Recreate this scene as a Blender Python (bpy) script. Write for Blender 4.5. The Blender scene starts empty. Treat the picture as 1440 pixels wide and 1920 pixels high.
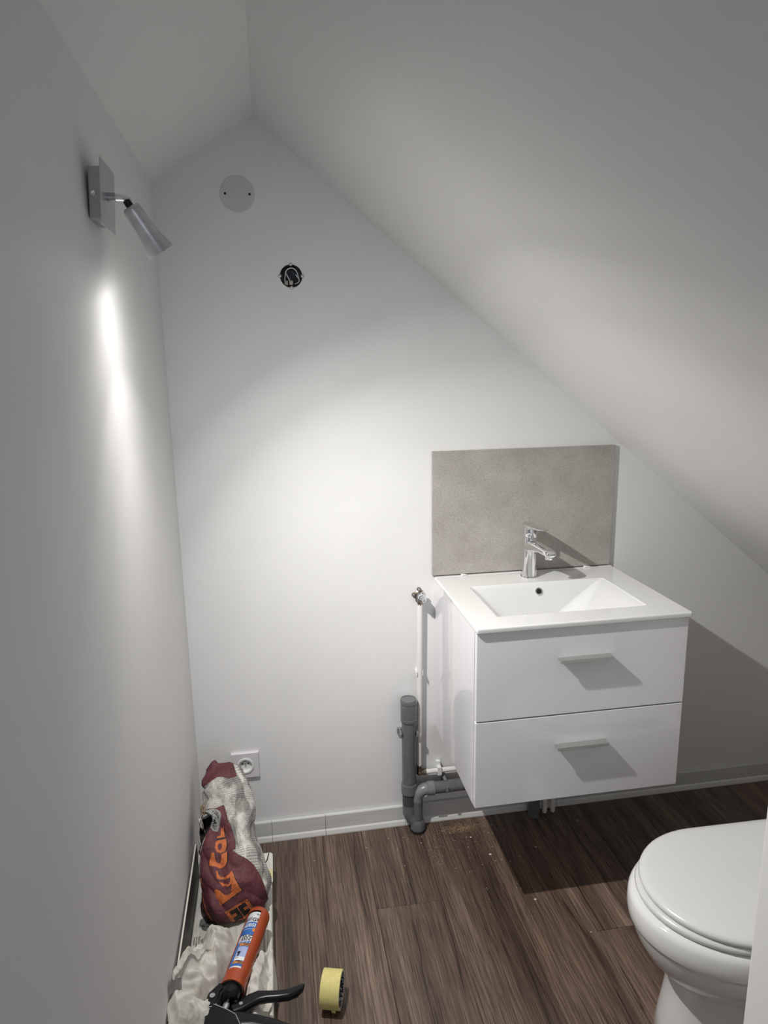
import bpy, bmesh, math, random
import numpy as np
from math import sin, cos, pi, radians, sqrt
from mathutils import Vector, Matrix, noise

scene = bpy.context.scene
COL = scene.collection

# ------------------------------------------------------------------ camera
F_PX = 1286.1
CAM = Vector((0.2762, -2.0417, 1.5289))
YAW, PIT, ROL = -0.1635, 0.2090, -0.0163
fw = Vector((-sin(YAW)*cos(PIT), cos(YAW)*cos(PIT), -sin(PIT)))
rt0 = Vector((cos(YAW), sin(YAW), 0)); up0 = rt0.cross(fw)
rt = rt0*cos(ROL) + up0*sin(ROL); up = up0*cos(ROL) - rt0*sin(ROL)
cd = bpy.data.cameras.new('camera'); cam = bpy.data.objects.new('camera', cd); COL.objects.link(cam)
cd.sensor_fit = 'VERTICAL'; cd.sensor_height = 24.0; cd.lens = F_PX/1920*24.0
cd.clip_start = 0.02; cd.clip_end = 50
mw = Matrix((rt, up, -fw)).transposed().to_4x4(); mw.translation = CAM
cam.matrix_world = mw
scene.camera = cam

# ------------------------------------------------------------------ world, lamp, exposure
w = bpy.data.worlds.new('world'); scene.world = w; w.use_nodes = True
bg = w.node_tree.nodes['Background']
bg.inputs[0].default_value = (0.82, 0.88, 1.0, 1); bg.inputs[1].default_value = 0.50

LAMP_NECK = Vector((0.0592, -0.735, 1.8065)); LAMP_OPEN = Vector((0.1017, -0.7140, 1.7360))
LAMP_AX = (LAMP_OPEN-LAMP_NECK).normalized()
BEAM_AX = Vector((0.537, 0.165, -0.827)).normalized()
ld = bpy.data.lights.new('lamp_beam', 'POINT'); lo = bpy.data.objects.new('lamp_beam', ld)
ld.energy = 100.0; ld.color = (1.0, 0.98, 0.955); ld.shadow_soft_size = 0.012
ld.use_nodes = True                                    # reflector lamp: bright core, wide faint spread
_t = ld.node_tree; _em = next(n for n in _t.nodes if n.type == 'EMISSION')
_g = _t.nodes.new('ShaderNodeNewGeometry'); _d = _t.nodes.new('ShaderNodeVectorMath'); _d.operation = 'DOT_PRODUCT'
_d.inputs[1].default_value = BEAM_AX; _t.links.new(_g.outputs['Incoming'], _d.inputs[0])
_m = _t.nodes.new('ShaderNodeMapRange'); _m.inputs['From Min'].default_value = -0.3; _m.inputs['From Max'].default_value = 1.0
_t.links.new(_d.outputs['Value'], _m.inputs['Value'])
_r = _t.nodes.new('ShaderNodeValToRGB'); _t.links.new(_m.outputs[0], _r.inputs[0])
_e = _r.color_ramp.elements
_e[0].position = 0.0; _e[0].color = (0.002, 0.002, 0.002, 1); _e[1].position = 1.0; _e[1].color = (0.60, 0.60, 0.60, 1)
for _p, _v in ((-0.12, 0.004), (0.03, 0.008), (0.174, 0.010), (0.342, 0.017), (0.50, 0.031), (0.643, 0.100), (0.766, 0.27), (0.866, 0.46), (0.92, 0.58)):
    _x = _e.new((_p+0.3)/1.3); _x.color = (_v, _v, _v, 1)
_t.links.new(_r.outputs[0], _em.inputs['Strength'])
lo.location = LAMP_OPEN + LAMP_AX*0.006
lo.rotation_mode = 'QUATERNION'; lo.rotation_quaternion = BEAM_AX.to_track_quat('-Z', 'Y'); COL.objects.link(lo)

vs = scene.view_settings
scene.display_settings.display_device = 'sRGB'
vs.view_transform = 'Standard'; vs.look = 'None'; vs.gamma = 1.0; vs.use_curve_mapping = False
vs.exposure = 0.5
scene.cycles.blur_glossy = 0.3

# ------------------------------------------------------------------ materials
def nt(name):
    m = bpy.data.materials.new(name); m.use_nodes = True
    t = m.node_tree
    return m, t, t.nodes['Principled BSDF']

def setp(b, **k):
    names = dict(color='Base Color', rough='Roughness', metal='Metallic', coat='Coat Weight', coatr='Coat Roughness',
                 spec='Specular IOR Level', trans='Transmission Weight', alpha='Alpha', sheen='Sheen Weight', sss='Subsurface Weight')
    for a, v in k.items():
        i = b.inputs.get(names[a])
        if i is not None:
            i.default_value = (*v, 1) if a == 'color' else v

def coords(t, kind='Object', scale=(1, 1, 1)):
    mp = t.nodes.new('ShaderNodeMapping'); mp.inputs['Scale'].default_value = scale
    if kind == 'Position':
        g = t.nodes.new('ShaderNodeNewGeometry'); t.links.new(g.outputs['Position'], mp.inputs[0])
    else:
        c = t.nodes.new('ShaderNodeTexCoord'); t.links.new(c.outputs[kind], mp.inputs[0])
    return mp.outputs[0]

def noise_n(t, vec, scale, detail=4, rough=0.5, dist=0.0):
    n = t.nodes.new('ShaderNodeTexNoise'); t.links.new(vec, n.inputs['Vector'])
    n.inputs['Scale'].default_value = scale; n.inputs['Detail'].default_value = detail
    n.inputs['Roughness'].default_value = rough; n.inputs['Distortion'].default_value = dist
    return n.outputs['Fac']

def ramp(t, fac, stops):
    r = t.nodes.new('ShaderNodeValToRGB'); t.links.new(fac, r.inputs[0])
    e = r.color_ramp.elements
    while len(e) > 1: e.remove(e[-1])
    e[0].position = stops[0][0]; e[0].color = (*stops[0][1], 1)
    for p_, c_ in stops[1:]:
        x = e.new(p_); x.color = (*c_, 1)
    return r.outputs[0]

def mix(t, a, b, fac, mode='MIX'):
    m = t.nodes.new('ShaderNodeMix'); m.data_type = 'RGBA'; m.blend_type = mode
    for src, i in ((fac, 0), (a, 6), (b, 7)):
        if hasattr(src, 'links') or isinstance(src, bpy.types.NodeSocket): t.links.new(src, m.inputs[i])
        elif i == 0: m.inputs[0].default_value = src
        else: m.inputs[i].default_value = (*src, 1)
    return m.outputs[2]

def math_n(t, op, a, b=None):
    m = t.nodes.new('ShaderNodeMath'); m.operation = op
    for i, s in enumerate((a, b)):
        if s is None: continue
        if isinstance(s, bpy.types.NodeSocket): t.links.new(s, m.inputs[i])
        else: m.inputs[i].default_value = s
    return m.outputs[0]

def bump(t, b, height, strength=0.2, dist=0.001):
    n = t.nodes.new('ShaderNodeBump'); n.inputs['Strength'].default_value = strength; n.inputs['Distance'].default_value = dist
    t.links.new(height, n.inputs['Height']); t.links.new(n.outputs[0], b.inputs['Normal'])

def plain(name, color, rough=0.5, metal=0.0, var=0.0, scale=30, bmp=0.0, bscale=300, **k):
    m, t, b = nt(name); setp(b, color=color, rough=rough, metal=metal, **k)
    if var > 0:
        n = noise_n(t, coords(t), scale, 4)
        c = ramp(t, n, [(0.3, tuple(x*(1-var) for x in color)), (0.7, tuple(min(1, x*(1+var)) for x in color))])
        t.links.new(c, b.inputs['Base Color'])
    if bmp > 0:
        bump(t, b, noise_n(t, coords(t), bscale, 3), bmp, 0.001)
    return m

M = {}
M['paint'] = plain('white_paint', (0.76, 0.757, 0.75), 0.62, var=0.015, scale=6, bmp=0.12, bscale=420)
M['ceiling_paint'] = plain('ceiling_paint', (0.76, 0.757, 0.745), 0.7, var=0.015, scale=5, bmp=0.10, bscale=380)
M['disc'] = plain('disc_paint', (0.60, 0.595, 0.575), 0.6, var=0.03)
M['ceramic'] = plain('glazed_ceramic', (0.74, 0.74, 0.725), 0.07, coat=0.3)
M['toilet_plastic'] = plain('toilet_seat_plastic', (0.66, 0.66, 0.64), 0.22)
M['lacquer'] = plain('white_lacquer', (0.77, 0.765, 0.785), 0.08, coat=0.4)
M['lacquer_edge'] = plain('grey_board_edge', (0.45, 0.45, 0.45), 0.5)
M['chrome'] = plain('chrome', (0.82, 0.82, 0.83), 0.06, 1.0)
M['steel'] = plain('brushed_aluminium', (0.62, 0.62, 0.63), 0.32, 1.0, var=0.08, scale=90)
M['handle'] = plain('satin_aluminium', (0.50, 0.50, 0.48), 0.42, 0.85)
M['nickel'] = plain('satin_nickel', (0.42, 0.42, 0.43), 0.4, 0.8)
M['brass'] = plain('tarnished_brass', (0.33, 0.28, 0.23), 0.3, 1.0, var=0.3, scale=150)
M['pvc_grey'] = plain('grey_pvc', (0.135, 0.14, 0.145), 0.33, var=0.10, scale=40)
M['pvc_light'] = plain('light_grey_pvc', (0.21, 0.215, 0.22), 0.3, var=0.05)
M['black'] = plain('black_plastic', (0.012, 0.012, 0.013), 0.35)
M['black_metal'] = plain('black_enamel', (0.006, 0.006, 0.007), 0.28, spec=0.28)
M['hole'] = plain('dark_hole', (0.006, 0.006, 0.006), 0.9)
M['white_plastic'] = plain('white_plastic', (0.80, 0.80, 0.79), 0.3)
M['socket_plastic'] = plain('socket_plastic', (0.70, 0.69, 0.70), 0.3)
M['pex'] = plain('white_pipe', (0.80, 0.78, 0.74), 0.35)
M['wire_white'] = plain('wire_white', (0.7, 0.72, 0.74), 0.4)
M['wire_blue'] = plain('wire_blue', (0.05, 0.09, 0.16), 0.4)
M['clear_plastic'] = plain('connector_plastic', (0.45, 0.40, 0.34), 0.2)
M['bulb'] = plain('bulb_glass', (0.9, 0.9, 0.88), 0.3)
_b = M['bulb'].node_tree.nodes['Principled BSDF']; _b.inputs['Emission Color'].default_value = (1, 0.95, 0.88, 1); _b.inputs['Emission Strength'].default_value = 4.0
M['orange'] = plain('orange_enamel', (0.36, 0.058, 0.014), 0.38, var=0.15, scale=25, coat=0.1)
M['label_white'] = plain('label_white', (0.75, 0.77, 0.78), 0.3)
M['label_blue'] = plain('label_blue', (0.03, 0.13, 0.42), 0.3)
M['label_sky'] = plain('label_sky', (0.36, 0.42, 0.66), 0.3, var=0.15, scale=60)
M['label_orange'] = plain('label_orange', (0.62, 0.24, 0.05), 0.35)
M['ink'] = plain('black_ink', (0.012, 0.012, 0.015), 0.5)
M['ink_blue'] = plain('blue_ink', (0.02, 0.05, 0.2), 0.4)
M['tape_yellow'] = plain('yellow_masking_tape', (0.66, 0.58, 0.22), 0.7, var=0.06, scale=120, bmp=0.3, bscale=900)
M['tape_side'] = plain('tape_edge', (0.72, 0.68, 0.42), 0.7)
M['pack_stain'] = plain('yellow_film', (0.66, 0.60, 0.33), 0.5, var=0.12, scale=60)
M['blade'] = plain('worn_steel_blade', (0.3, 0.3, 0.3), 0.45, 0.9, var=0.2, scale=80)
M['crumb'] = plain('plaster_crumb', (0.75, 0.72, 0.66), 0.8)
M['sawdust'] = plain('sawdust', (0.42, 0.27, 0.15), 0.9)

# cloth
m, t, b = nt('stained_white_cotton'); setp(b, rough=0.95, sheen=0.15)
c = ramp(t, noise_n(t, coords(t, 'Position'), 26, 5, 0.6), [(0.28, (0.40, 0.36, 0.30)), (0.45, (0.60, 0.575, 0.52)), (0.7, (0.68, 0.66, 0.61))])
t.links.new(c, b.inputs['Base Color']); bump(t, b, noise_n(t, coords(t, 'Position'), 900, 2), 0.35, 0.001); M['cloth'] = m

# wrapped pack film
m, t, b = nt('wrapped_pack_film'); setp(b, rough=0.28)
c = ramp(t, noise_n(t, coords(t, 'Position', (60, 7, 60)), 1.0, 5, 0.65), [(0.33, (0.36, 0.36, 0.33)), (0.5, (0.55, 0.54, 0.49)), (0.75, (0.66, 0.65, 0.59))])
t.links.new(c, b.inputs['Base Color']); bump(t, b, noise_n(t, coords(t, 'Position', (40, 8, 40)), 1.0, 3), 0.4, 0.002); M['film'] = m
m, t, b = nt('pack_moulding_film'); setp(b, rough=0.3)
c = ramp(t, noise_n(t, coords(t, 'Position', (190, 5, 150)), 1.0, 5, 0.7), [(0.36, (0.24, 0.24, 0.22)), (0.46, (0.60, 0.59, 0.53)), (0.7, (0.76, 0.75, 0.68))])
t.links.new(c, b.inputs['Base Color']); M['moulding'] = m
M['grey_print'] = plain('grey_print', (0.13, 0.13, 0.125), 0.5, var=0.3, scale=90)

# backsplash tile
m, t, b = nt('greige_stone_tile'); setp(b, rough=0.42)
v = coords(t, 'Position')
c1 = ramp(t, noise_n(t, v, 9, 5, 0.6), [(0.3, (0.37, 0.35, 0.325)), (0.7, (0.47, 0.45, 0.42))])
c2 = ramp(t, noise_n(t, v, 470, 2, 0.6), [(0.36, (0.34, 0.32, 0.30)), (0.43, (1, 1, 1))])
c3 = ramp(t, noise_n(t, v, 800, 2, 0.6), [(0.40, (0.72, 0.70, 0.68)), (0.60, (1.16, 1.16, 1.15))])
c4 = ramp(t, noise_n(t, coords(t, 'Position', (3, 3, 9)), 2.0, 6, 0.7, 1.2), [(0.585, (1, 1, 1)), (0.60, (1.16, 1.15, 1.14)), (0.615, (1, 1, 1))])
c = mix(t, mix(t, mix(t, c1, c2, 0.9, 'MULTIPLY'), c3, 0.8, 'MULTIPLY'), c4, 0.7, 'MULTIPLY')
t.links.new(c, b.inputs['Base Color']); bump(t, b, noise_n(t, v, 330, 2), 0.25, 0.0005); M['tile'] = m

# baseboard boards: painted grey white with fine horizontal grain
m, t, b = nt('baseboard_wood'); setp(b, rough=0.45)
v = coords(t, 'Position', (5, 300, 320))
c = ramp(t, noise_n(t, v, 1.0, 4, 0.6), [(0.35, (0.56, 0.56, 0.55)), (0.7, (0.68, 0.68, 0.67))])
t.links.new(c, b.inputs['Base Color']); bump(t, b, noise_n(t, v, 1.0, 4), 0.12, 0.0006); M['baseboard'] = m
M['baseboard_white'] = plain('baseboard_white', (0.74, 0.74, 0.71), 0.4)

# laminate planks
def wood(name, dark=1.0):
    m, t, b = nt(name); setp(b, rough=0.42, spec=0.45)
    geo = t.nodes.new('ShaderNodeNewGeometry'); oi = t.nodes.new('ShaderNodeObjectInfo')
    off = t.nodes.new('ShaderNodeVectorMath'); off.operation = 'SCALE'; off.inputs[0].default_value = (3.1, 17.0, 5.0)
    t.links.new(oi.outputs['Random'], off.inputs['Scale'])
    add = t.nodes.new('ShaderNodeVectorMath'); add.operation = 'ADD'
    t.links.new(geo.outputs['Position'], add.inputs[0]); t.links.new(off.outputs[0], add.inputs[1])
    P = add.outputs[0]
    def mp(s):
        q = t.nodes.new('ShaderNodeMapping'); q.inputs['Scale'].default_value = s; t.links.new(P, q.inputs[0]); return q.outputs[0]
    # slow sideways wander of the grain
    wv = noise_n(t, mp((6, 2.2, 1)), 1.0, 2)
    wander = t.nodes.new('ShaderNodeCombineXYZ'); t.links.new(math_n(t, 'MULTIPLY', wv, 0.012), wander.inputs[0])
    pw = t.nodes.new('ShaderNodeVectorMath'); pw.operation = 'ADD'; t.links.new(P, pw.inputs[0]); t.links.new(wander.outputs[0], pw.inputs[1])
    def mw_(s):
        q = t.nodes.new('ShaderNodeMapping'); q.inputs['Scale'].default_value = s; t.links.new(pw.outputs[0], q.inputs[0]); return q.outputs[0]
    broad = noise_n(t, mw_((17, 1.0, 1)), 1.0, 4, 0.6)
    col = ramp(t, broad, [(0.26, (0.056, 0.035, 0.026)), (0.42, (0.110, 0.073, 0.054)), (0.58, (0.160, 0.112, 0.085)), (0.76, (0.225, 0.165, 0.128))])
    fine = noise_n(t, mw_((430, 8, 1)), 1.0, 4, 0.65)
    col = mix(t, col, ramp(t, fine, [(0.38, (0.36, 0.34, 0.33)), (0.50, (0.95, 0.95, 0.95)), (0.66, (1.55, 1.52, 1.47))]), 0.9, 'MULTIPLY')
    wave = t.nodes.new('ShaderNodeTexWave'); wave.wave_type = 'BANDS'; wave.bands_direction = 'X'; t.links.new(mw_((1, 0.10, 1)), wave.inputs[0])
    wave.inputs['Scale'].default_value = 26; wave.inputs['Distortion'].default_value = 6; wave.inputs['Detail'].default_value = 2; wave.inputs['Detail Scale'].default_value = 0.9
    col = mix(t, col, ramp(t, wave.outputs['Fac'], [(0.0, (0.62, 0.60, 0.59)), (0.35, (1, 1, 1)), (1, (1.1, 1.1, 1.1))]), 0.30, 'MULTIPLY')
    sx_ = t.nodes.new('ShaderNodeSeparateXYZ'); t.links.new(P, sx_.inputs[0])
    drift = math_n(t, 'ADD', math_n(t, 'MULTIPLY', noise_n(t, mp((3, 1.7, 1)), 1.0, 2, 0.5), 0.85), math_n(t, 'MULTIPLY', noise_n(t, mp((14, 9, 1)), 1.0, 2), 0.10))
    crack = math_n(t, 'FRACT', math_n(t, 'ADD', math_n(t, 'MULTIPLY', sx_.outputs[0], 10.5), drift))
    band = math_n(t, 'ABSOLUTE', math_n(t, 'SUBTRACT', crack, 0.5))
    gate = noise_n(t, mp((7, 2.2, 1)), 1.0, 2)
    cm = mix(t, (1, 1, 1), ramp(t, band, [(0.0, (0.10, 0.09, 0.085)), (0.008, (0.22, 0.20, 0.19)), (0.016, (0.72, 0.71, 0.70)), (0.16, (1, 1, 1))]), ramp(t, gate, [(0.47, (0, 0, 0)), (0.57, (1, 1, 1))]))
    col = mix(t, col, cm, 1.0, 'MULTIPLY')
    tone = ramp(t, oi.outputs['Random'], [(0.0, (0.80, 0.80, 0.80)), (1.0, (1.14, 1.12, 1.10))])
    col = mix(t, col, tone, 1.0, 'MULTIPLY')
    if dark != 1.0: col = mix(t, col, (dark, dark, dark), 1.0, 'MULTIPLY')
    t.links.new(col, b.inputs['Base Color'])
    bump(t, b, fine, 0.25, 0.0006)
    return m
M['plank'] = wood('brown_oak_laminate')
M['offcut_face'] = plain('dark_laminate_face', (0.028, 0.024, 0.02), 0.45, var=0.2, scale=40)
M['offcut_core'] = plain('fibreboard_core', (0.66, 0.63, 0.56), 0.8)

# bag papers
def paper(name, color, var, rough=0.7):
    m, t, b = nt(name); setp(b, rough=rough)
    c = ramp(t, noise_n(t, coords(t, 'Position'), 70, 6, 0.7), [(0.32, tuple(x*(1-var) for x in color)), (0.7, tuple(x*(1+var) for x in color))])
    t.links.new(c, b.inputs['Base Color']); bump(t, b, noise_n(t, coords(t, 'Position'), 160, 4), 0.3, 0.002)
    return m
M['bag_red'] = paper('burgundy_paper', (0.105, 0.026, 0.034), 0.3)
M['bag_orange'] = paper('orange_print', (0.50, 0.125, 0.03), 0.25)
M['bag_logo'] = paper('orange_logo_print', (0.62, 0.17, 0.055), 0.15)
M['bag_black'] = paper('black_print', (0.010, 0.008, 0.008), 0.2)
M['bag_grey'] = paper('grey_print_panel', (0.27, 0.27, 0.26), 0.2)
M['bag_mouth_shade'] = paper('painted_mouth_shade', (0.018, 0.014, 0.012), 0.4, 0.95)  # near-black colour stands in for the shade inside the torn mouth
M['bag_kraft'] = paper('torn_kraft_paper', (0.36, 0.28, 0.20), 0.4)
M['bag_torn'] = paper('torn_white_paper', (0.62, 0.58, 0.54), 0.15)
m, t, b = nt('printed_white_paper'); setp(b, rough=0.65)
uv = coords(t, 'UV', (1, 1, 1))
sep = t.nodes.new('ShaderNodeSeparateXYZ'); t.links.new(uv, sep.inputs[0])
row = math_n(t, 'FRACT', math_n(t, 'MULTIPLY', sep.outputs[1], 115.0))
rowm = math_n(t, 'GREATER_THAN', row, 0.42)
rowid = math_n(t, 'FLOOR', math_n(t, 'MULTIPLY', sep.outputs[1], 115.0))
cx_ = t.nodes.new('ShaderNodeCombineXYZ'); t.links.new(math_n(t, 'MULTIPLY', sep.outputs[0], 300.0), cx_.inputs[0]); t.links.new(math_n(t, 'MULTIPLY', rowid, 7.31), cx_.inputs[1])
words = math_n(t, 'GREATER_THAN', noise_n(t, cx_.outputs[0], 1.0, 3, 0.8), 0.47)
blk = noise_n(t, coords(t, 'UV', (9, 7, 1)), 1.0, 1)
blkm = math_n(t, 'GREATER_THAN', blk, 0.42)
txt = math_n(t, 'MULTIPLY', math_n(t, 'MULTIPLY', rowm, words), blkm)
base = ramp(t, noise_n(t, coords(t, 'Position'), 45, 5), [(0.3, (0.42, 0.40, 0.36)), (0.6, (0.62, 0.60, 0.56))])
c = mix(t, base, (0.06, 0.06, 0.06), math_n(t, 'MULTIPLY', txt, 0.66))
greyp = ramp(t, noise_n(t, coords(t, 'UV', (5, 4, 1)), 1.0, 2, 0.4), [(0.50, (1, 1, 1)), (0.54, (0.50, 0.50, 0.49))])
c = mix(t, c, greyp, 1.0, 'MULTIPLY')
t.links.new(c, b.inputs['Base Color']); bump(t, b, noise_n(t, coords(t, 'Position'), 150, 4), 0.3, 0.002); M['bag_white'] = m

# ------------------------------------------------------------------ mesh helpers
class MB:
    def __init__(s): s.v = []; s.f = []; s.m = []
    def add(s, vs_, fs_, mi=0):
        o = len(s.v); s.v += [Vector(x) for x in vs_]
        for f in fs_: s.f.append([o+i for i in f]); s.m.append(mi)
        return s
    def box(s, x0, x1, y0, y1, z0, z1, mi=0):
        v = [(x0, y0, z0), (x1, y0, z0), (x1, y1, z0), (x0, y1, z0), (x0, y0, z1), (x1, y0, z1), (x1, y1, z1), (x0, y1, z1)]
        return s.add(v, [(0, 3, 2, 1), (4, 5, 6, 7), (0, 1, 5, 4), (1, 2, 6, 5), (2, 3, 7, 6), (3, 0, 4, 7)], mi)
    def rings(s, rs, cap0=True, cap1=True, closed=True, mi=0):
        n = len(rs[0]); v = [p for r in rs for p in r]; f = []
        for i in range(len(rs)-1):
            for j in range(n if closed else n-1):
                k = (j+1) % n
                f.append((i*n+j, i*n+k, (i+1)*n+k, (i+1)*n+j))
        if cap0: f.append(tuple(reversed(range(n))))
        if cap1: f.append(tuple(range((len(rs)-1)*n, len(rs)*n)))
        return s.add(v, f, mi)
    def lathe(s, o, ax, prof, n=32, cap0=True, cap1=True, mi=0):
        """prof: list of (t along axis, radius)"""
        o = Vector(o); ax = Vector(ax).normalized(); a, b_ = frame(ax)
        rs = [[o+ax*t_+a*(r*cos(2*pi*j/n))+b_*(r*sin(2*pi*j/n)) for j in range(n)] for t_, r in prof]
        return s.rings(rs, cap0, cap1, True, mi)
    def cyl(s, p0, p1, r0, r1=None, n=24, mi=0):
        p0 = Vector(p0); p1 = Vector(p1); L = (p1-p0).length
        return s.lathe(p0, p1-p0, [(0, r0), (L, r0 if r1 is None else r1)], n, mi=mi)
    def tube(s, path, r, n=16, mi=0):
        path = [Vector(p) for p in path]; rs = []; a = None
        for i, p in enumerate(path):
            d = (path[min(i+1, len(path)-1)]-path[max(i-1, 0)]).normalized()
            if a is None: a, b_ = frame(d)
            else: a = (a-d*a.dot(d)).normalized(); b_ = d.cross(a)
            rr = r[i] if isinstance(r, (list, tuple)) else r
            rx, ry = rr if isinstance(rr, (list, tuple)) else (rr, rr)
            rs.append([p+a*(rx*cos(2*pi*j/n))+b_*(ry*sin(2*pi*j/n)) for j in range(n)])
        return s.rings(rs, True, True, True, mi)
    def prism(s, poly, o, ux, uy, uz, h, mi=0):
        o, ux, uy, uz = Vector(o), Vector(ux), Vector(uy), Vector(uz)
        b0 = [o+ux*a+uy*b_ for a, b_ in poly]; b1 = [p+uz*h for p in b0]
        return s.rings([b0, b1], True, True, True, mi)
    def sphere(s, c, r, n=16, k=10, mi=0):
        return s.lathe(Vector(c)-Vector((0, 0, r)), (0, 0, 1), [(r-r*cos(pi*i/k), max(1e-5, r*sin(pi*i/k))) for i in range(k+1)], n, True, True, mi)
    def build(s, name, mats, parent=None, smooth=True, bevel=0.0, seg=2, angle=38, label=None, fix=True, wn=False):
        mats = mats if isinstance(mats, (list, tuple)) else [mats]
        o0 = origin(parent)
        me = bpy.data.meshes.new(name); me.from_pydata([p-o0 for p in s.v], [], s.f)
        for x in mats: me.materials.append(x)
        me.polygons.foreach_set('material_index', s.m)
        if fix:
            bm = bmesh.new(); bm.from_mesh(me); bmesh.ops.recalc_face_normals(bm, faces=bm.faces); bm.to_mesh(me); bm.free()
        if smooth:
            me.polygons.foreach_set('use_smooth', [True]*len(me.polygons)); me.set_sharp_from_angle(angle=radians(angle))
        me.update()
        ob = bpy.data.objects.new(name, me); COL.objects.link(ob)
        if parent is not None: ob.parent = parent
        if bevel:
            bv = ob.modifiers.new('bevel', 'BEVEL'); bv.width = bevel; bv.segments = seg; bv.limit_method = 'ANGLE'; bv.angle_limit = radians(35); bv.harden_normals = smooth
        if wn:
            wm = ob.modifiers.new('normals', 'WEIGHTED_NORMAL'); wm.keep_sharp = True; wm.weight = 100
        if label: ob['label'] = label
        return ob

def frame(d):
    d = Vector(d).normalized(); h = Vector((0, 0, 1)) if abs(d.z) < 0.9 else Vector((1, 0, 0))
    a = d.cross(h).normalized(); return a, d.cross(a)

ORG = {}
def origin(p):
    o = Vector((0, 0, 0))
    while p is not None: o = o+p.location; p = p.parent
    return o

def thing(name, label, cat, loc, group=None):
    o = bpy.data.objects.new(name, None); COL.objects.link(o); o.location = loc; o.empty_display_size = 0.05
    o['label'] = label; o['category'] = cat
    if group: o['group'] = group
    return o
def tag(o, label, cat, group=None, kind=None):
    o['label'] = label; o['category'] = cat
    if group: o['group'] = group
    if kind: o['kind'] = kind
    return o
def struct(o): o['kind'] = 'structure'; return o

def arc(c, u, v, r, a0, a1, n=10):
    c, u, v = Vector(c), Vector(u), Vector(v)
    return [c+u*(r*cos(a0+(a1-a0)*i/n))+v*(r*sin(a0+(a1-a0)*i/n)) for i in range(n+1)]

_tc = {}
def text2d(s, size):
    """flat text outline as (verts 2d, faces), baseline at the origin"""
    if s not in _tc:
        cu = bpy.data.curves.new('t', 'FONT'); cu.body = s; cu.size = 1.0; cu.resolution_u = 3; cu.offset = 0.016
        ob = bpy.data.objects.new('t', cu); COL.objects.link(ob)
        dg = bpy.context.evaluated_depsgraph_get()
        me = bpy.data.meshes.new_from_object(ob.evaluated_get(dg))
        _tc[s] = ([(v.co.x, v.co.y) for v in me.vertices], [tuple(p.vertices) for p in me.polygons])
        bpy.data.objects.remove(ob); bpy.data.curves.remove(cu); bpy.data.meshes.remove(me)
    v, f = _tc[s]
    return [(x*size, y*size) for x, y in v], f

X, Y, Z = Vector((1, 0, 0)), Vector((0, 1, 0)), Vector((0, 0, 1))

# ------------------------------------------------------------------ structure
RX, RZ, LZ, SL = 0.2724, 2.187, 2.018, 0.8195          # ridge x/z, left wall top, slope of the right pitch
KX = 2.25; KZ = RZ-SL*(KX-RX)
YB, YF = 0.1, -3.3
def slope_z(x): return RZ-SL*(x-RX) if x > RX else LZ+(RZ-LZ)*x/RX
HB = Vector((0.359, 0, 1.782)); HR = 0.0315             # electrical box hole
bm = bmesh.new()
outer = [(-0.1, 0), (KX, 0), (KX, KZ), (RX, RZ), (0, LZ), (-0.1, LZ)]
ov = [bm.verts.new((x, 0, z)) for x, z in outer]
iv = [bm.verts.new((HB.x+HR*cos(2*pi*i/40), 0, HB.z+HR*sin(2*pi*i/40))) for i in range(40)]
ed = [bm.edges.new((l[i], l[(i+1) % len(l)])) for l in (ov, iv) for i in range(len(l))]
bmesh.ops.triangle_fill(bm, use_beauty=True, edges=ed)
g = bmesh.ops.extrude_face_region(bm, geom=bm.faces[:])
bmesh.ops.translate(bm, vec=(0, 0.1, 0), verts=[e for e in g['geom'] if isinstance(e, bmesh.types.BMVert)])
bmesh.ops.recalc_face_normals(bm, faces=bm.faces)
me = bpy.data.meshes.new('wall_back'); bm.to_mesh(me); bm.free(); me.materials.append(M['paint'])
wb = bpy.data.objects.new('wall_back', me); COL.objects.link(wb); struct(wb)
struct(MB().box(-0.1, 0, YF, 0, 0, LZ).build('wall_left', M['paint'], smooth=False))
struct(MB().box(KX, KX+0.1, YF, 0.1, 0, KZ).build('wall_right', M['paint'], smooth=False))
T = 0.08
for nm, p0, p1 in (('ceiling', (-0.1, LZ-(RZ-LZ)/RX*0.1), (RX, RZ)), ('ceiling.001', (RX, RZ), (KX+0.1, KZ-SL*0.1))):
    struct(MB().rings([[Vector((p0[0], y, p0[1])), Vector((p1[0], y, p1[1])), Vector((p1[0], y, p1[1]+T*1.4)), Vector((p0[0], y, p0[1]+T*1.4))] for y in (YB, YF)]).build(nm, M['ceiling_paint'], smooth=False))
# partition whose end shows at the right edge of the view
PX0, PY0, PY1 = 1.013, -1.32, -1.20
struct(MB().rings([[Vector((PX0, y, 0)), Vector((KX, y, 0)), Vector((KX, y, KZ)), Vector((PX0, y, slope_z(PX0)))] for y in (PY0, PY1)]).build('wall_front', M['paint'], smooth=False, bevel=0.004))

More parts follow.
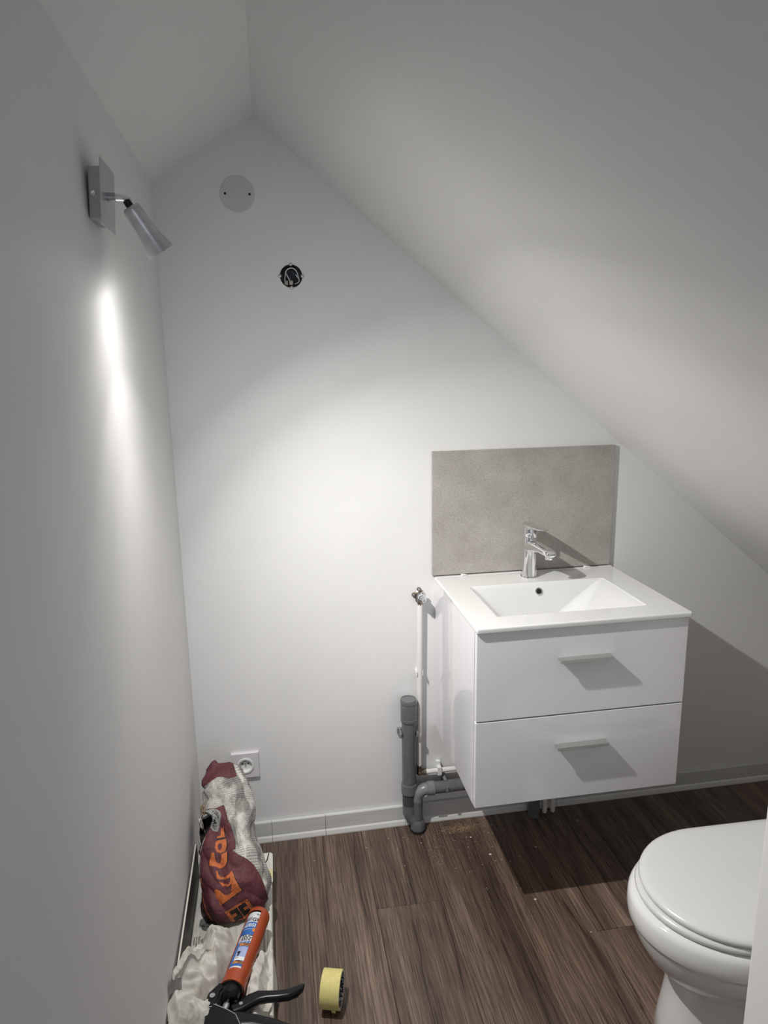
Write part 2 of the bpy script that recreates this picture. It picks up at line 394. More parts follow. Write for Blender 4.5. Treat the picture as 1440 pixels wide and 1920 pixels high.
# floor with laminate planks
fl = struct(MB().box(-0.1, KX+0.1, YF, 0.1, -0.06, -0.008).build('floor', M['lacquer_edge'], smooth=False))
random.seed(4)
PWD, PLN = 0.1945, 1.286
ends = {0: -0.72, 1: -1.05, 2: -0.362, 3: -0.98, 4: -1.12, 5: -0.55, 6: -0.86}
k = -1
x = 0.1245-PWD
row = -1
while x < KX:
    e = ends.get(row, -0.3-0.4*((row*0.37) % 1))
    ys = [0.0] + [e-i*PLN for i in range(4)]
    for y1, y0 in zip(ys[:-1], ys[1:]):
        y0 = max(y0, YF)
        if y1 <= YF+0.05: continue
        xa, xb = max(x, 0.0)+0.0004, min(x+PWD, KX)-0.0004
        mb = MB(); ya, yb_ = y0+0.0004, y1-0.0004; c_ = 0.0007
        mb.rings([[Vector((xa, ya, -0.008)), Vector((xb, ya, -0.008)), Vector((xb, yb_, -0.008)), Vector((xa, yb_, -0.008))],
                  [Vector((xa, ya, -c_)), Vector((xb, ya, -c_)), Vector((xb, yb_, -c_)), Vector((xa, yb_, -c_))],
                  [Vector((xa+c_, ya+c_, 0)), Vector((xb-c_, ya+c_, 0)), Vector((xb-c_, yb_-c_, 0)), Vector((xa+c_, yb_-c_, 0))]])
        mb.build('plank', M['plank'], fl, smooth=False)
    x += PWD; row += 1

# baseboards: flat board plus a sloped strip at its foot, cut in lengths
def board_profile(): return [(0, 0), (-0.015, 0), (-0.0155, 0.004), (-0.0135, 0.016), (-0.0105, 0.0215), (-0.010, 0.0685), (-0.0085, 0.0715), (0, 0.072)]
bb = struct(MB().box(0.0, KX, -0.002, 0.0, 0.0, 0.070).build('baseboard_back', M['baseboard_white'], smooth=False))
for xa, xb in ((0.012, 0.2205), (0.2205, 0.3965), (0.3965, 0.666), (0.666, 1.21), (1.21, KX)):
    mb = MB(); pr = board_profile()
    mb.rings([[Vector((xx, y-0.002, z)) for y, z in pr] for xx in (xa+0.0006, xb-0.0006)])
    for i, fc in enumerate(mb.f):
        zs = [mb.v[q].z for q in fc]
        if len(fc) == 4 and max(zs) <= 0.0216 and min(zs) >= 0.0: mb.m[i] = 1
    mb.build('board', [M['baseboard'], M['baseboard_white']], bb, smooth=False)
bl = struct(MB().box(0.0, 0.002, YF, -0.02, 0, 0.070).build('baseboard_left', M['baseboard_white'], smooth=False))

# ------------------------------------------------------------------ wall spotlight
sp = thing('wall_spotlight', 'satin metal wall spotlight with square plate and flared swivelling shade', 'lamp', (0, -0.731, 1.816))
def tilt(x): return x
py0, py1, pz0, pz1 = -0.785, -0.678, 1.765, 1.868
bx = MB()
bx.rings([[Vector((0.0015, -0.772, 1.776)), Vector((0.0015, -0.690, 1.776)), Vector((0.0060, -0.690, 1.856)), Vector((0.0060, -0.772, 1.856))],
          [Vector((0.0215, -0.772, 1.775)), Vector((0.0215, -0.690, 1.775)), Vector((0.0270, -0.690, 1.857)), Vector((0.0270, -0.772, 1.857))]])
mbx = bx.build('mounting_box', M['nickel'], sp, smooth=False, bevel=0.0015)
MB().lathe((0.0115, -0.772, 1.815), (0, -1, 0), [(0, 0.0055), (0.002, 0.0055), (0.0035, 0.004), (0.0036, 0.002), (0.0025, 0.001)], 16).build('screw', M['chrome'], mbx)
MB().rings([[Vector((0.0215, py0, pz0)), Vector((0.0215, py1, pz0)), Vector((0.0280, py1, pz1)), Vector((0.0280, py0, pz1))],
            [Vector((0.0231, py0, pz0)), Vector((0.0231, py1, pz0)), Vector((0.0296, py1, pz1)), Vector((0.0296, py0, pz1))]]).build('face_plate', M['steel'], sp, smooth=False, bevel=0.0004)
arm = MB().tube([(0.0255, -0.731, 1.8175), (0.05, -0.731, 1.8175), (0.0555, -0.7315, 1.8165), (0.0585, -0.732, 1.8125), (0.0592, -0.7335, 1.808)], 0.0062, 18)
ar = arm.build('arm', M['chrome'], sp)
MB().lathe((0.0262, -0.731, 1.8175), X, [(0, 0.0075), (0.012, 0.0075), (0.0122, 0.0062)], 20).build('arm_collar', M['nickel'], ar)
MB().lathe(LAMP_NECK-LAMP_AX*0.008, LAMP_AX, [(0, 0.003), (0.002, 0.0062), (0.010, 0.0066), (0.014, 0.0055)], 18).build('joint', M['black_metal'], sp)
L_ = (LAMP_OPEN-LAMP_NECK).length
prof = [(0.000, 0.0005), (0.001, 0.0125), (0.004, 0.0152), (0.008, 0.0158), (0.035, 0.0162), (0.052, 0.0180), (0.070, 0.0212), (L_, 0.0250), (L_, 0.0241), (0.070, 0.0202), (0.052, 0.0170), (0.030, 0.0152), (0.008, 0.0148), (0.0078, 0.0005)]
sh = MB().lathe(LAMP_NECK+LAMP_AX*0.003, LAMP_AX, prof, 40).build('lamp_shade', M['steel'], sp)
BP = LAMP_NECK+LAMP_AX*(L_-0.004)
MB().lathe(LAMP_NECK+LAMP_AX*0.030, LAMP_AX, [(0, 0.008), (0.015, 0.012), (0.040, 0.0175), (L_-0.040, 0.0185), (L_-0.0385, 0.017)], 32).build('bulb', M['bulb'], sh)

# ------------------------------------------------------------------ cover disc, electrical box, socket
cv = thing('cover_plate', 'round grey cover disc with two screws high on the gable wall', 'cover plate', (0.223, 0, 1.994))
MB().lathe((0.223, 0.0, 1.994), (0, -1, 0), [(0, 0.0462), (0.0022, 0.0462), (0.003, 0.0455)], 56).build('disc', M['disc'], cv)
for dx in (-0.0335, 0.0335):
    MB().lathe((0.223+dx*0.97, -0.003, 1.994-dx*0.01), (0, -1, 0), [(0, 0.0034), (0.0012, 0.0030), (0.0013, 0.001)], 14).build('screw', M['black_metal'], cv)

eb = thing('electrical_box', 'open round black electrical box with loose wires in the gable wall', 'electrical box', (HB.x, 0, HB.z))
n = 40
pr = [(0.0, 0.0312), (0.0, 0.0296), (-0.042, 0.0290), (-0.042, 0.0005), (-0.044, 0.0005), (-0.044, 0.0308), (-0.001, 0.0312)]
MB().lathe(HB, (0, -1, 0), pr, n, False, False).build('box_shell', M['black'], eb)
for a in (90, 180, 270, 0):
    c_ = HB+Vector((cos(radians(a))*0.0315, -0.0005, sin(radians(a))*0.0315))
    l = MB().lathe(c_, (0, -1, 0), [(0, 0.0048), (0.0016, 0.0048)], 16).build('lug', M['clear_plastic'], eb)
    MB().lathe(c_+Vector((0, -0.0016, 0)), (0, -1, 0), [(0, 0.0032), (0.0012, 0.0026), (0.0013, 0.0008)], 14).build('screw', M['chrome'], l)
def P(dx, dy, dz): return HB+Vector((dx, dy, dz))
for mat, pts_ in (('wire_white', [(-.017, .030, -.012), (-.016, .012, .004), (-.012, .004, .016), (0, .002, .022), (.012, .004, .018), (.019, .008, .006), (.022, .012, -.004)]),
                  ('wire_white', [(.020, .010, -.002), (.014, .006, .004), (.022, .006, -.008), (.020, .010, -.016), (.010, .018, -.019)]),
                  ('wire_white', [(-.014, .012, .010), (-.010, .008, .001), (-.005, .006, -.010), (-.003, .012, -.018)]),
                  ('wire_white', [(-.015, .020, .004), (-.018, .014, -.008), (-.014, .016, -.018)]),
                  ('wire_blue', [(-.006, .030, .012), (.002, .014, .014), (.010, .016, .004), (.004, .030, -.006)])):
    cp = [P(*q) for q in pts_]
    sm = []
    for i in range(len(cp)-1):
        p0 = cp[max(i-1, 0)]; p1 = cp[i]; p2 = cp[i+1]; p3 = cp[min(i+2, len(cp)-1)]
        for j in range(5):
            u = j/5; sm.append(0.5*((2*p1)+(p2-p0)*u+(2*p0-5*p1+4*p2-p3)*u*u+(3*p1-p0-3*p2+p3)*u**3))
    sm.append(cp[-1]); MB().tube(sm, 0.0014, 8).build('wire', M[mat], eb)
for q in ((-.0005, .010, -.017), (-.014, .016, -.017)):
    MB().box(HB.x+q[0]-0.005, HB.x+q[0]+0.005, q[1]-0.005, q[1]+0.006, HB.z+q[2]-0.006, HB.z+q[2]+0.006).build('wire_connector', M['clear_plastic'], eb, smooth=False, bevel=0.001)

SC = Vector((0.1478, 0, 0.2842)); SH = 0.0434
so = thing('wall_socket', 'square white wall socket low on the gable wall by the corner', 'socket', SC)
bm_ = MB()
def sq(r, y): return [Vector((SC.x+a*r, y, SC.z+b_*r)) for a, b_ in ((-1, -1), (1, -1), (1, 1), (-1, 1))]
def circ(r, y, n=48, c=SC): return [Vector((c.x+r*cos(2*pi*i/n-3*pi/4), y, c.z+r*sin(2*pi*i/n-3*pi/4))) for i in range(n)]
# plate with a round opening
n = 48; out = []
for i in range(n):
    a = 2*pi*i/n-3*pi/4; k_ = SH/max(abs(cos(a)), abs(sin(a))); out.append((cos(a)*k_, sin(a)*k_))
rs = [[Vector((SC.x+a, 0, SC.z+b_)) for a, b_ in out], [Vector((SC.x+a, -0.0085, SC.z+b_)) for a, b_ in out], [Vector((SC.x+a*0.97, -0.0105, SC.z+b_*0.97)) for a, b_ in out], circ(0.0272, -0.0105, n), circ(0.0272, -0.002, n)]
bm_.rings(rs, True, False).build('plate', M['socket_plastic'], so, smooth=False)
ring = MB().rings([circ(0.0268, -0.003), circ(0.0268, -0.0128), circ(0.0258, -0.0136), circ(0.0218, -0.0136), circ(0.0205, -0.0125), circ(0.0198, -0.0032), circ(0.0002, -0.0030)], False, False).build('socket_well', M['white_plastic'], so)
for dx in (-0.0095, 0.0095):
    MB().lathe((SC.x+dx, -0.0030, SC.z+0.004), (0, -1, 0), [(0, 0.0026), (0.0006, 0.0026)], 16).build('contact_hole', M['hole'], so)
MB().lathe((SC.x, -0.003, SC.z+0.0115), (0, -1, 0), [(0, 0.0026), (0.0095, 0.0024), (0.0105, 0.0012)], 16).build('earth_pin', M['nickel'], so)
MB().box(SC.x-0.0006, SC.x+0.0006, -0.0040, -0.003, SC.z-0.014, SC.z-0.002).build('rib', M['white_plastic'], so, smooth=False)

# ------------------------------------------------------------------ backsplash tile, wedges
TX0, TX1, TZ0, TZ1 = 0.763, 1.363, 0.8785, 1.2730
tl = MB().box(TX0, TX1, -0.0125, -0.0025, TZ0, TZ1).build('backsplash_tile', M['tile'], smooth=False, bevel=0.0008)
tag(tl, 'large greige stone-look tile fixed above the washbasin', 'tile')
BZ = 0.8730
for (x0, lab, L) in ((0.866, 'small white plastic wedge under the left end of the grey tile', 0.019), (1.284, 'small white plastic wedge under the grey tile beside the faucet shadow', 0.022)):
    wd = MB(); y0 = -0.021
    wd.prism([(0, 0.0), (L, 0.0), (L, 0.0016), (0, 0.0055)], (x0-L/2, y0, BZ+0.0014), X, Z, Y, 0.016)
    tag(wd.build('tile_wedge', M['white_plastic'], smooth=False, bevel=0.0004), lab, 'wedge', 'white wedges under the tile')

# ------------------------------------------------------------------ washbasin
BX0, BX1, BY0 = 0.770, 1.372, -0.4625
def rrect(x0, x1, y0, y1, r, z, n=6):
    pts_ = []
    for cx, cy, a0 in ((x1-r, y1-r, 0), (x0+r, y1-r, 90), (x0+r, y0+r, 180), (x1-r, y0+r, 270)):
        for i in range(n+1):
            a = radians(a0+90*i/n); pts_.append(Vector((cx+r*cos(a), cy+r*sin(a), z)))
    return pts_
wbn = thing('washbasin', 'white ceramic washbasin with rectangular bowl set on the vanity cabinet', 'washbasin', (1.071, -0.23, BZ-0.015))
IX0, IX1, IY0, IY1 = 0.852, 1.279, -0.386, -0.131
r_ = []
th = 0.0145
r_.append(rrect(IX0-0.006, IX1+0.006, IY0-0.006, IY1+0.006, 0.012, BZ-th))
for e_, z_ in ((0.0015, -th), (0.0, -th+0.002), (0.0, -0.0042), (0.0006, -0.0020), (0.0020, -0.0006), (0.0042, 0.0)):
    r_.append(rrect(BX0+e_, BX1-e_, BY0+e_, -0.0005-e_*0.2, 0.006, BZ+z_))
def inner(s):  # s 0..1 down the bowl
    a = 1-(1-s)**1.15
    return (IX0+(0.930-IX0)*a, IX1+(1.128-IX1)*a, IY0+(-0.335+0.386)*a, IY1+(-0.168+0.131)*a)
for t_ in (0, 18, 36, 54, 70):
    e_ = 0.0045*sin(radians(t_))-0.0040; z_ = -0.0045*(1-cos(radians(t_)))
    r_.append(rrect(IX0+e_, IX1-e_, IY0+e_, IY1-e_, 0.009, BZ+z_))
for s in (0.07, 0.15, 0.3, 0.5, 0.7, 0.86, 0.95):
    x0, x1, y0, y1 = inner(s); r_.append(rrect(x0, x1, y0, y1, 0.012+0.012*s, BZ-0.100*s))
x0, x1, y0, y1 = inner(1.0)
r_.append(rrect(x0+0.008, x1-0.010, y0+0.008, y1-0.006, 0.02, BZ-0.0985))
r_.append(rrect(x0+0.03, x1-0.03, y0+0.03, y1-0.03, 0.02, BZ-0.1015))
MB().rings(r_, False, True).build('basin', M['ceramic'], wbn, angle=50, wn=True)
# faint raised strip along the wall
MB().rings([[Vector((xx, y, z)) for y, z in ((-0.022, BZ-0.0005), (-0.018, BZ+0.0010), (-0.0145, BZ+0.0013), (-0.0008, BZ+0.0013), (-0.0008, BZ-0.0005))] for xx in (BX0+0.004, BX1-0.004)]).build('rear_ledge', M['ceramic'], wbn, smooth=False, bevel=0.0012, seg=3)
ovn = Vector((0, -0.93, 0.37)).normalized(); OV = Vector((1.066, -0.1412, 0.8475))
og = MB().lathe(OV, ovn, [(-0.004, 0.0122), (0.0022, 0.0122), (0.0034, 0.0112), (0.0030, 0.0084), (-0.003, 0.0074)], 32, True, False).build('overflow_ring', M['chrome'], wbn)
MB().lathe(OV+ovn*0.0004, ovn, [(0, 0.0077), (0.0006, 0.0077)], 28).build('overflow_hole', M['hole'], og)
MB().lathe((1.03, -0.25, BZ-0.1013), Z, [(0, 0.032), (0.002, 0.032), (0.004, 0.029), (0.006, 0.012), (0.0065, 0.002)], 32).build('drain_plug', M['chrome'], wbn)

# ------------------------------------------------------------------ vanity cabinet
KX0, KX1, KY, KZ0, KZ1 = 0.7733, 1.3664, -0.4537, 0.3553, 0.8580
vc = thing('vanity_cabinet', 'white gloss wall-hung vanity cabinet with two drawers and bar handles', 'cabinet', (1.07, -0.22, KZ0))
cs = MB(); t_ = 0.016; yc = KY+0.0205
cs.box(KX0, KX0+t_, yc, -0.0005, KZ0, KZ1).box(KX1-t_, KX1, yc, -0.0005, KZ0, KZ1)
cs.box(KX0+t_, KX1-t_, yc+0.002, -0.0005, KZ0, KZ0+t_).box(KX0+t_, KX1-t_, -0.04, -0.024, KZ0+t_, KZ1).box(KX0+t_, KX1-t_, yc, yc+0.08, KZ1-0.03, KZ1-0.012)
cs.build('carcass', M['lacquer'], vc, smooth=False)
hm = None
for z0, z1, hx, hz in ((KZ0+0.0005, 0.6055, (0.996, 1.1415), 0.5185), (0.6095, KZ1-0.0008, (0.9955, 1.141), 0.7685)):
    d = MB().box(KX0+0.0005, KX1-0.0005, KY, KY+0.018, z0, z1).build('drawer', M['lacquer'], vc, smooth=False, bevel=0.0011)
    h = MB(); hy = -0.4768
    h.box(hx[0], hx[1], hy, hy+0.006, hz-0.0045, hz+0.0045).box(hx[0], hx[1], hy+0.006, KY, hz+0.001, hz+0.0045)
    h.build('handle', M['handle'], d, smooth=False, bevel=0.0005)

# ------------------------------------------------------------------ faucet
FB = Vector((1.063, -0.066, BZ))
fc = thing('basin_faucet', 'chrome single-lever mixer faucet on the washbasin before the tile', 'faucet', FB)
FD = Vector((0.20, -0.98, 0)).normalized(); FS = Vector((-FD.y, FD.x, 0))*-1
def oval(c, a, b_, tiltx=0.0, n=40):
    return [c+FD*(a*cos(2*pi*i/n))+FS*(b_*sin(2*pi*i/n))+Z*(tiltx*a*cos(2*pi*i/n)) for i in range(n)]
MB().rings([oval(FB+Z*z, a, a) for z, a in ((0.0, 0.0272), (0.003, 0.0275), (0.0055, 0.0262), (0.006, 0.024))]).build('base_ring', M['chrome'], fc)
body = MB(); rs = []
for z, a, b_, tl_ in ((0.006, 0.0245, 0.0245, 0), (0.012, 0.0238, 0.0240, 0), (0.03, 0.0225, 0.0228, 0), (0.06, 0.0215, 0.0218, 0), (0.09, 0.0212, 0.0213, 0.03), (0.112, 0.0212, 0.0211, -0.10), (0.128, 0.0210, 0.0209, -0.22), (0.131, 0.0200, 0.0199, -0.22)):
    rs.append(oval(FB+Z*z, a, b_, tl_))
body.rings(rs).build('body', M['chrome'], fc, angle=60)
# spout: flattened tube leaning forward and slightly down
def sv(d, z): return FB+FD*d+Z*z
spt = MB(); rs = []
for d, z, w_, h_ in ((0.004, 0.098, 0.0205, 0.023), (0.022, 0.103, 0.0205, 0.0195), (0.045, 0.1055, 0.0198, 0.0148), (0.070, 0.1055, 0.0192, 0.0120), (0.095, 0.1030, 0.0188, 0.0110), (0.112, 0.1005, 0.0176, 0.0102), (0.120, 0.0990, 0.0140, 0.0075), (0.1225, 0.0985, 0.0080, 0.0040)):
    c_ = sv(d, z)
    rs.append([c_+FS*(w_*abs(cos(a))**0.75*(1 if cos(a) >= 0 else -1))+Z*(h_*abs(sin(a))**0.85*(1 if sin(a) >= 0 else -1)) for a in [2*pi*i/32 for i in range(32)]])
so_ = spt.rings(rs).build('spout', M['chrome'], fc, angle=70)
MB().lathe(sv(0.104, 0.0945), -Z, [(0, 0.0122), (0.008, 0.0122), (0.009, 0.0112), (0.012, 0.0108), (0.0122, 0.009), (0.009, 0.0085)], 28).build('aerator', M['chrome'], so_)
# lever: cap over the body that runs out into a thin paddle
lv = MB(); rs = []
for z, a, tl_ in ((0.1325, 0.0215, -0.22), (0.1345, 0.0230, -0.21), (0.150, 0.0231, -0.12), (0.1635, 0.0230, -0.03)):
    rs.append(oval(FB+Z*z, a, a, tl_))
lv.rings(rs)
rs = []
for d, z, w_, h_ in ((-0.0234, 0.1630, 0.010, 0.0060), (-0.0215, 0.1630, 0.0165, 0.0095), (-0.012, 0.1625, 0.0218, 0.0105), (0.006, 0.1625, 0.0231, 0.0095), (0.024, 0.1645, 0.0215, 0.0070), (0.044, 0.1650, 0.0190, 0.0048), (0.064, 0.1655, 0.0160, 0.0035), (0.080, 0.1670, 0.0125, 0.0026), (0.087, 0.1680, 0.0060, 0.0012)):
    c_ = sv(d, z)
    rs.append([c_+FS*(w_*abs(cos(a))**0.7*(1 if cos(a) >= 0 else -1))+Z*(h_*sin(a)) for a in [2*pi*i/32 for i in range(32)]])
lv.rings(rs).build('lever', M['chrome'], fc, angle=60)

# ------------------------------------------------------------------ water pipe with valve
wp = thing('water_pipe', 'white plastic water pipe with shut-off valve running down the gable wall', 'pipe', (0.716, -0.02, 0.2))
VX, VZ = 0.7225, 0.8155
fl_ = MB()
for a in (95, 175, 250):
    c_ = Vector((VX+0.0185*cos(radians(a)), -0.0005, VZ+0.0185*sin(radians(a))))
    fl_.cyl(c_, c_+Vector((0, -0.006, 0)), 0.0068, n=18)
fl_.lathe((VX, -0.0005, VZ), (0, -1, 0), [(0, 0.017), (0.004, 0.017), (0.007, 0.0135), (0.018, 0.0125)], 28)
fo = fl_.build('wall_flange', M['brass'], wp)
for a in (95, 175, 250):
    c_ = Vector((VX+0.0185*cos(radians(a)), -0.0065, VZ+0.0185*sin(radians(a))))
    MB().lathe(c_, (0, -1, 0), [(0, 0.0042), (0.002, 0.0036), (0.0028, 0.0015)], 14).build('screw', M['nickel'], fo)
vv = MB().lathe((VX, -0.018, VZ), (0.06, -1, -0.03), [(0, 0.0130), (0.004, 0.0142), (0.005, 0.0118), (0.014, 0.0118), (0.0145, 0.0140), (0.024, 0.0140), (0.0245, 0.0112), (0.034, 0.0112), (0.0345, 0.0085), (0.041, 0.0080), (0.0412, 0.003), (0.038, 0.0025)], 8, ).build('valve_body', M['chrome'], wp, smooth=False, bevel=0.0004)
MB().lathe((VX+0.001, -0.026, VZ+0.004), (0.5, -0.2, 0.85), [(0, 0.006), (0.009, 0.006), (0.010, 0.0045), (0.014, 0.0045), (0.0145, 0.003)], 20).build('valve_spindle', M['chrome'], wp)
MB().lathe((VX-0.002, -0.020, VZ-0.009), -Z, [(0, 0.0085), (0.006, 0.0095), (0.016, 0.0095), (0.0165, 0.0088), (0.020, 0.0088)], 6).build('pipe_nut', M['brass'], wp, smooth=False, bevel=0.0006)
MB().tube([(VX-0.002, -0.020, VZ-0.022), (0.7195, -0.020, 0.70), (0.7175, -0.020, 0.50), (0.716, -0.020, 0.35), (0.7155, -0.020, 0.215)], 0.0081, 20).build('riser', M['pex'], wp)
MB().tube([(0.737, -0.022, 0.1985), (0.80, -0.022, 0.1985), (0.95, -0.022, 0.1990)], 0.0081, 20).build('branch', M['pex'], wp)
el = MB().lathe((0.7155, -0.021, 0.226), -Z, [(0, 0.0084), (0.001, 0.0105), (0.009, 0.0105), (0.010, 0.0085), (0.013, 0.0085), (0.014, 0.0110), (0.020, 0.0110)], 12)
el.lathe((0.738, -0.022, 0.1985), -X, [(0, 0.0084), (0.001, 0.0112), (0.010, 0.0112), (0.011, 0.0085), (0.022, 0.0090)], 12)
el.sphere((0.7155, -0.0215, 0.1990), 0.0115)
el.build('elbow', M['brass'], wp)
def clip_v(z):
    c = MB(); c.box(0.7055, 0.728, -0.0125, -0.001, z-0.008, z+0.008)
    c.prism([(0.0085, -0.0095), (0.0115, -0.0095), (0.0125, 0.0), (0.0105, 0.0095), (0.0085, 0.0095)], (0.7175, -0.0195, z-0.007), X, -Y, Z, 0.014)
    c.prism([(-0.0085, -0.0095), (-0.0115, -0.0095), (-0.0125, 0.0), (-0.0105, 0.0095), (-0.0085, 0.0095)], (0.7175, -0.0195, z-0.007), X, -Y, Z, 0.014)
    c.build('pipe_clip', M['white_plastic'], wp, smooth=False, bevel=0.0005)
clip_v(0.556)
c = MB(); c.box(0.7755, 0.7895, -0.0135, -0.001, 0.182, 0.226); c.box(0.7755, 0.7895, -0.0325, -0.0305, 0.188, 0.214); c.box(0.7755, 0.7895, -0.0315, -0.012, 0.2085, 0.2125); c.box(0.7755, 0.7895, -0.0315, -0.012, 0.1845, 0.1885)
c.build('pipe_clip', M['white_plastic'], wp, smooth=False, bevel=0.0005)

# ------------------------------------------------------------------ waste pipe
dp = thing('waste_pipe', 'grey plastic waste pipe with capped standpipe and side branch at the wall foot', 'pipe', (0.700, -0.045, 0))
VC = Vector((0.6775, -0.034, 0))
MB().lathe(VC+Z*0.095, Z, [(0, 0.0228), (0.33, 0.0228)], 36).build('standpipe', M['pvc_grey'], dp)
cap = MB().lathe(VC+Z*0.398, Z, [(0, 0.0232), (0.001, 0.0262), (0.010, 0.0266), (0.0105, 0.0258), (0.060, 0.0258), (0.0605, 0.0248), (0.063, 0.0248), (0.0635, 0.0264), (0.076, 0.0264), (0.078, 0.0255), (0.0785, 0.0225), (0.0765, 0.0215), (0.0762, 0.001)], 40).build('end_cap', M['pvc_grey'], dp)
yb = MB()
yb.lathe(VC+Z*0.060, Z, [(0, 0.0228), (0.075, 0.0228), (0.078, 0.0262), (0.108, 0.0268), (0.112, 0.0260), (0.1125, 0.0232)], 36)
yb.tube([VC+Z*0.066, VC+Vector((0.004, -0.001, 0.052)), VC+Vector((0.012, -0.004, 0.040)), VC+Vector((0.022, -0.008, 0.030))], [0.0226, 0.0226, 0.0220, 0.0205], 32)
BC = Vector((0.7035, -0.047, 0))
yb.cyl(BC+Z*0.03, BC+Z*0.115, 0.0168, n=30)
yb.lathe(BC+Z*0.008, Z, [(0, 0.0225), (0.001, 0.0240), (0.020, 0.0240), (0.026, 0.0225), (0.034, 0.019)], 36)
yb.build('y_junction', M['pvc_grey'], dp)
MB().lathe(BC+Z*0.0002, Z, [(0, 0.0262), (0.004, 0.0262), (0.010, 0.022)], 36).build('floor_collar', M['hole'], dp)
ze = 0.152
pth = [BC+Z*0.112]+arc(BC+Vector((0.030, 0, ze-0.030)), -X, Z, 0.030, 0, pi/2, 10)+[BC+Vector((0.034, 0, ze))]
MB().tube(pth, [0.0172]*4+[0.0180, 0.0185, 0.019, 0.0195, 0.0198, 0.02, 0.0202, 0.0203, 0.0204], 30).build('elbow', M['pvc_light'], dp)
MB().lathe(BC+Vector((0.031, 0, ze)), X, [(0, 0.0205), (0.001, 0.0232), (0.024, 0.0232), (0.025, 0.0222), (0.0252, 0.0202)], 36).build('elbow_socket', M['pvc_light'], dp)
MB().cyl(BC+Vector((0.04, 0, ze)), BC+Vector((0.26, 0, ze+0.001)), 0.0200, n=32).build('horizontal_pipe', M['pvc_grey'], dp)
c = MB(); xc = 0.7985
c.box(xc-0.005, xc+0.005, BC.y-0.0245, BC.y-0.0215, ze-0.004, ze+0.014); c.box(xc-0.005, xc+0.005, -0.047, -0.001, ze+0.0205, ze+0.0240); c.box(xc-0.005, xc+0.005, -0.047, -0.001, ze-0.0250, ze-0.0210); c.box(xc-0.006, xc+0.006, -0.016, -0.001, ze-0.024, ze+0.030)
c.build('pipe_clip', M['pvc_light'], dp, smooth=False, bevel=0.0006)
c = MB(); zc = 0.352
c.box(VC.x-0.034, VC.x+0.030, -0.011, -0.001, zc-0.009, zc+0.009)
for s in (-1, 1):
    c.box(VC.x+s*0.0262-0.0025, VC.x+s*0.0262+0.0025, -0.044, -0.010, zc-0.009, zc+0.009)
    c.box(VC.x+s*0.0290-0.0035, VC.x+s*0.0290+0.0035, -0.047, -0.040, zc-0.007, zc+0.007)
c.build('pipe_clip', M['pvc_light'], dp, smooth=False, bevel=0.0006)

# stubs under the cabinet
ws = MB().lathe((1.113, -0.045, 0.0), Z, [(0, 0.0205), (0.33, 0.0205)], 30).build('waste_stub', M['pvc_grey'])
tag(ws, 'short dark grey waste pipe standing on the floor under the cabinet', 'pipe')
for xs, lab in ((1.152, 'thin white water pipe under the cabinet next to the grey waste stub'), (1.182, 'thin white water pipe under the cabinet, farther from the grey waste stub')):
    tag(MB().lathe((xs, -0.047, 0.006), Z, [(0, 0.004), (0.002, 0.0075), (0.006, 0.0085), (0.33, 0.0085)], 18).build('supply_pipe', M['pex']), lab, 'pipe', 'white pipes under the cabinet')

# ------------------------------------------------------------------ toilet
TY = -0.88
tt = thing('toilet', 'white ceramic close-coupled toilet with closed lid, partly behind the wall end', 'toilet', (1.3, TY, 0))
def tring(z, front, hw, ecx, rear, n=28, dome=0.0):
    a = ecx-front; pts_ = []
    for i in range(n+1):
        th_ = pi/2+pi*i/n
        pts_.append(Vector((ecx+a*cos(th_), TY+hw*sin(th_), z)))
    rr = 0.03
    for i in range(7):
        th_ = -pi/2+(pi/2)*i/6; pts_.append(Vector((rear-rr+rr*cos(th_), TY-(hw-rr)*0.97+rr*sin(th_), z)))
    for i in range(7):
        th_ = (pi/2)*i/6; pts_.append(Vector((rear-rr+rr*cos(th_), TY+(hw-rr)*0.97+rr*sin(th_), z)))
    return pts_
MB().rings([tring(z, f_, h_, 1.235, r0) for z, f_, h_, r0 in ((0.150, 1.165, 0.070, 1.66), (0.185, 1.118, 0.100, 1.68), (0.215, 1.077, 0.126, 1.69), (0.250, 1.045, 0.148, 1.69), (0.285, 1.025, 0.166, 1.69), (0.318, 1.0135, 0.1765, 1.69), (0.326, 1.0115, 0.1785, 1.69), (0.3275, 1.0085, 0.1815, 1.69), (0.333, 1.006, 0.184, 1.69), (0.350, 1.0045, 0.1855, 1.69), (0.370, 1.0060, 0.184, 1.69), (0.380, 1.0105, 0.1795, 1.69), (0.3845, 1.018, 0.172, 1.685), (0.3850, 1.05, 0.14, 1.66))]).build('bowl', M['ceramic'], tt, angle=60)
MB().rings([tring(z, f_, h_, 1.20, r0) for z, f_, h_, r0 in ((0.0, 1.092, 0.112, 1.62), (0.006, 1.090, 0.114, 1.62), (0.05, 1.095, 0.107, 1.62), (0.11, 1.103, 0.100, 1.63), (0.16, 1.108, 0.097, 1.64), (0.205, 1.100, 0.105, 1.65), (0.24, 1.09, 0.115, 1.65))]).build('pedestal', M['ceramic'], tt, angle=60)
MB().rings([tring(z, f_, h_, 1.232, 1.47) for z, f_, h_ in ((0.3865, 1.030, 0.166), (0.3880, 1.0225, 0.1735), (0.3940, 1.020, 0.176), (0.4000, 1.0225, 0.1735), (0.4025, 1.029, 0.167))]).build('seat', M['toilet_plastic'], tt, angle=60)
MB().rings([tring(z, f_, h_, 1.232, 1.475) for z, f_, h_ in ((0.4035, 1.036, 0.170), (0.4045, 1.0315, 0.1745), (0.4100, 1.0295, 0.1765), (0.4155, 1.0315, 0.1745), (0.4190, 1.0380, 0.168), (0.4210, 1.052, 0.155), (0.4235, 1.09, 0.120), (0.4250, 1.15, 0.06))]).build('lid', M['toilet_plastic'], tt, angle=60)
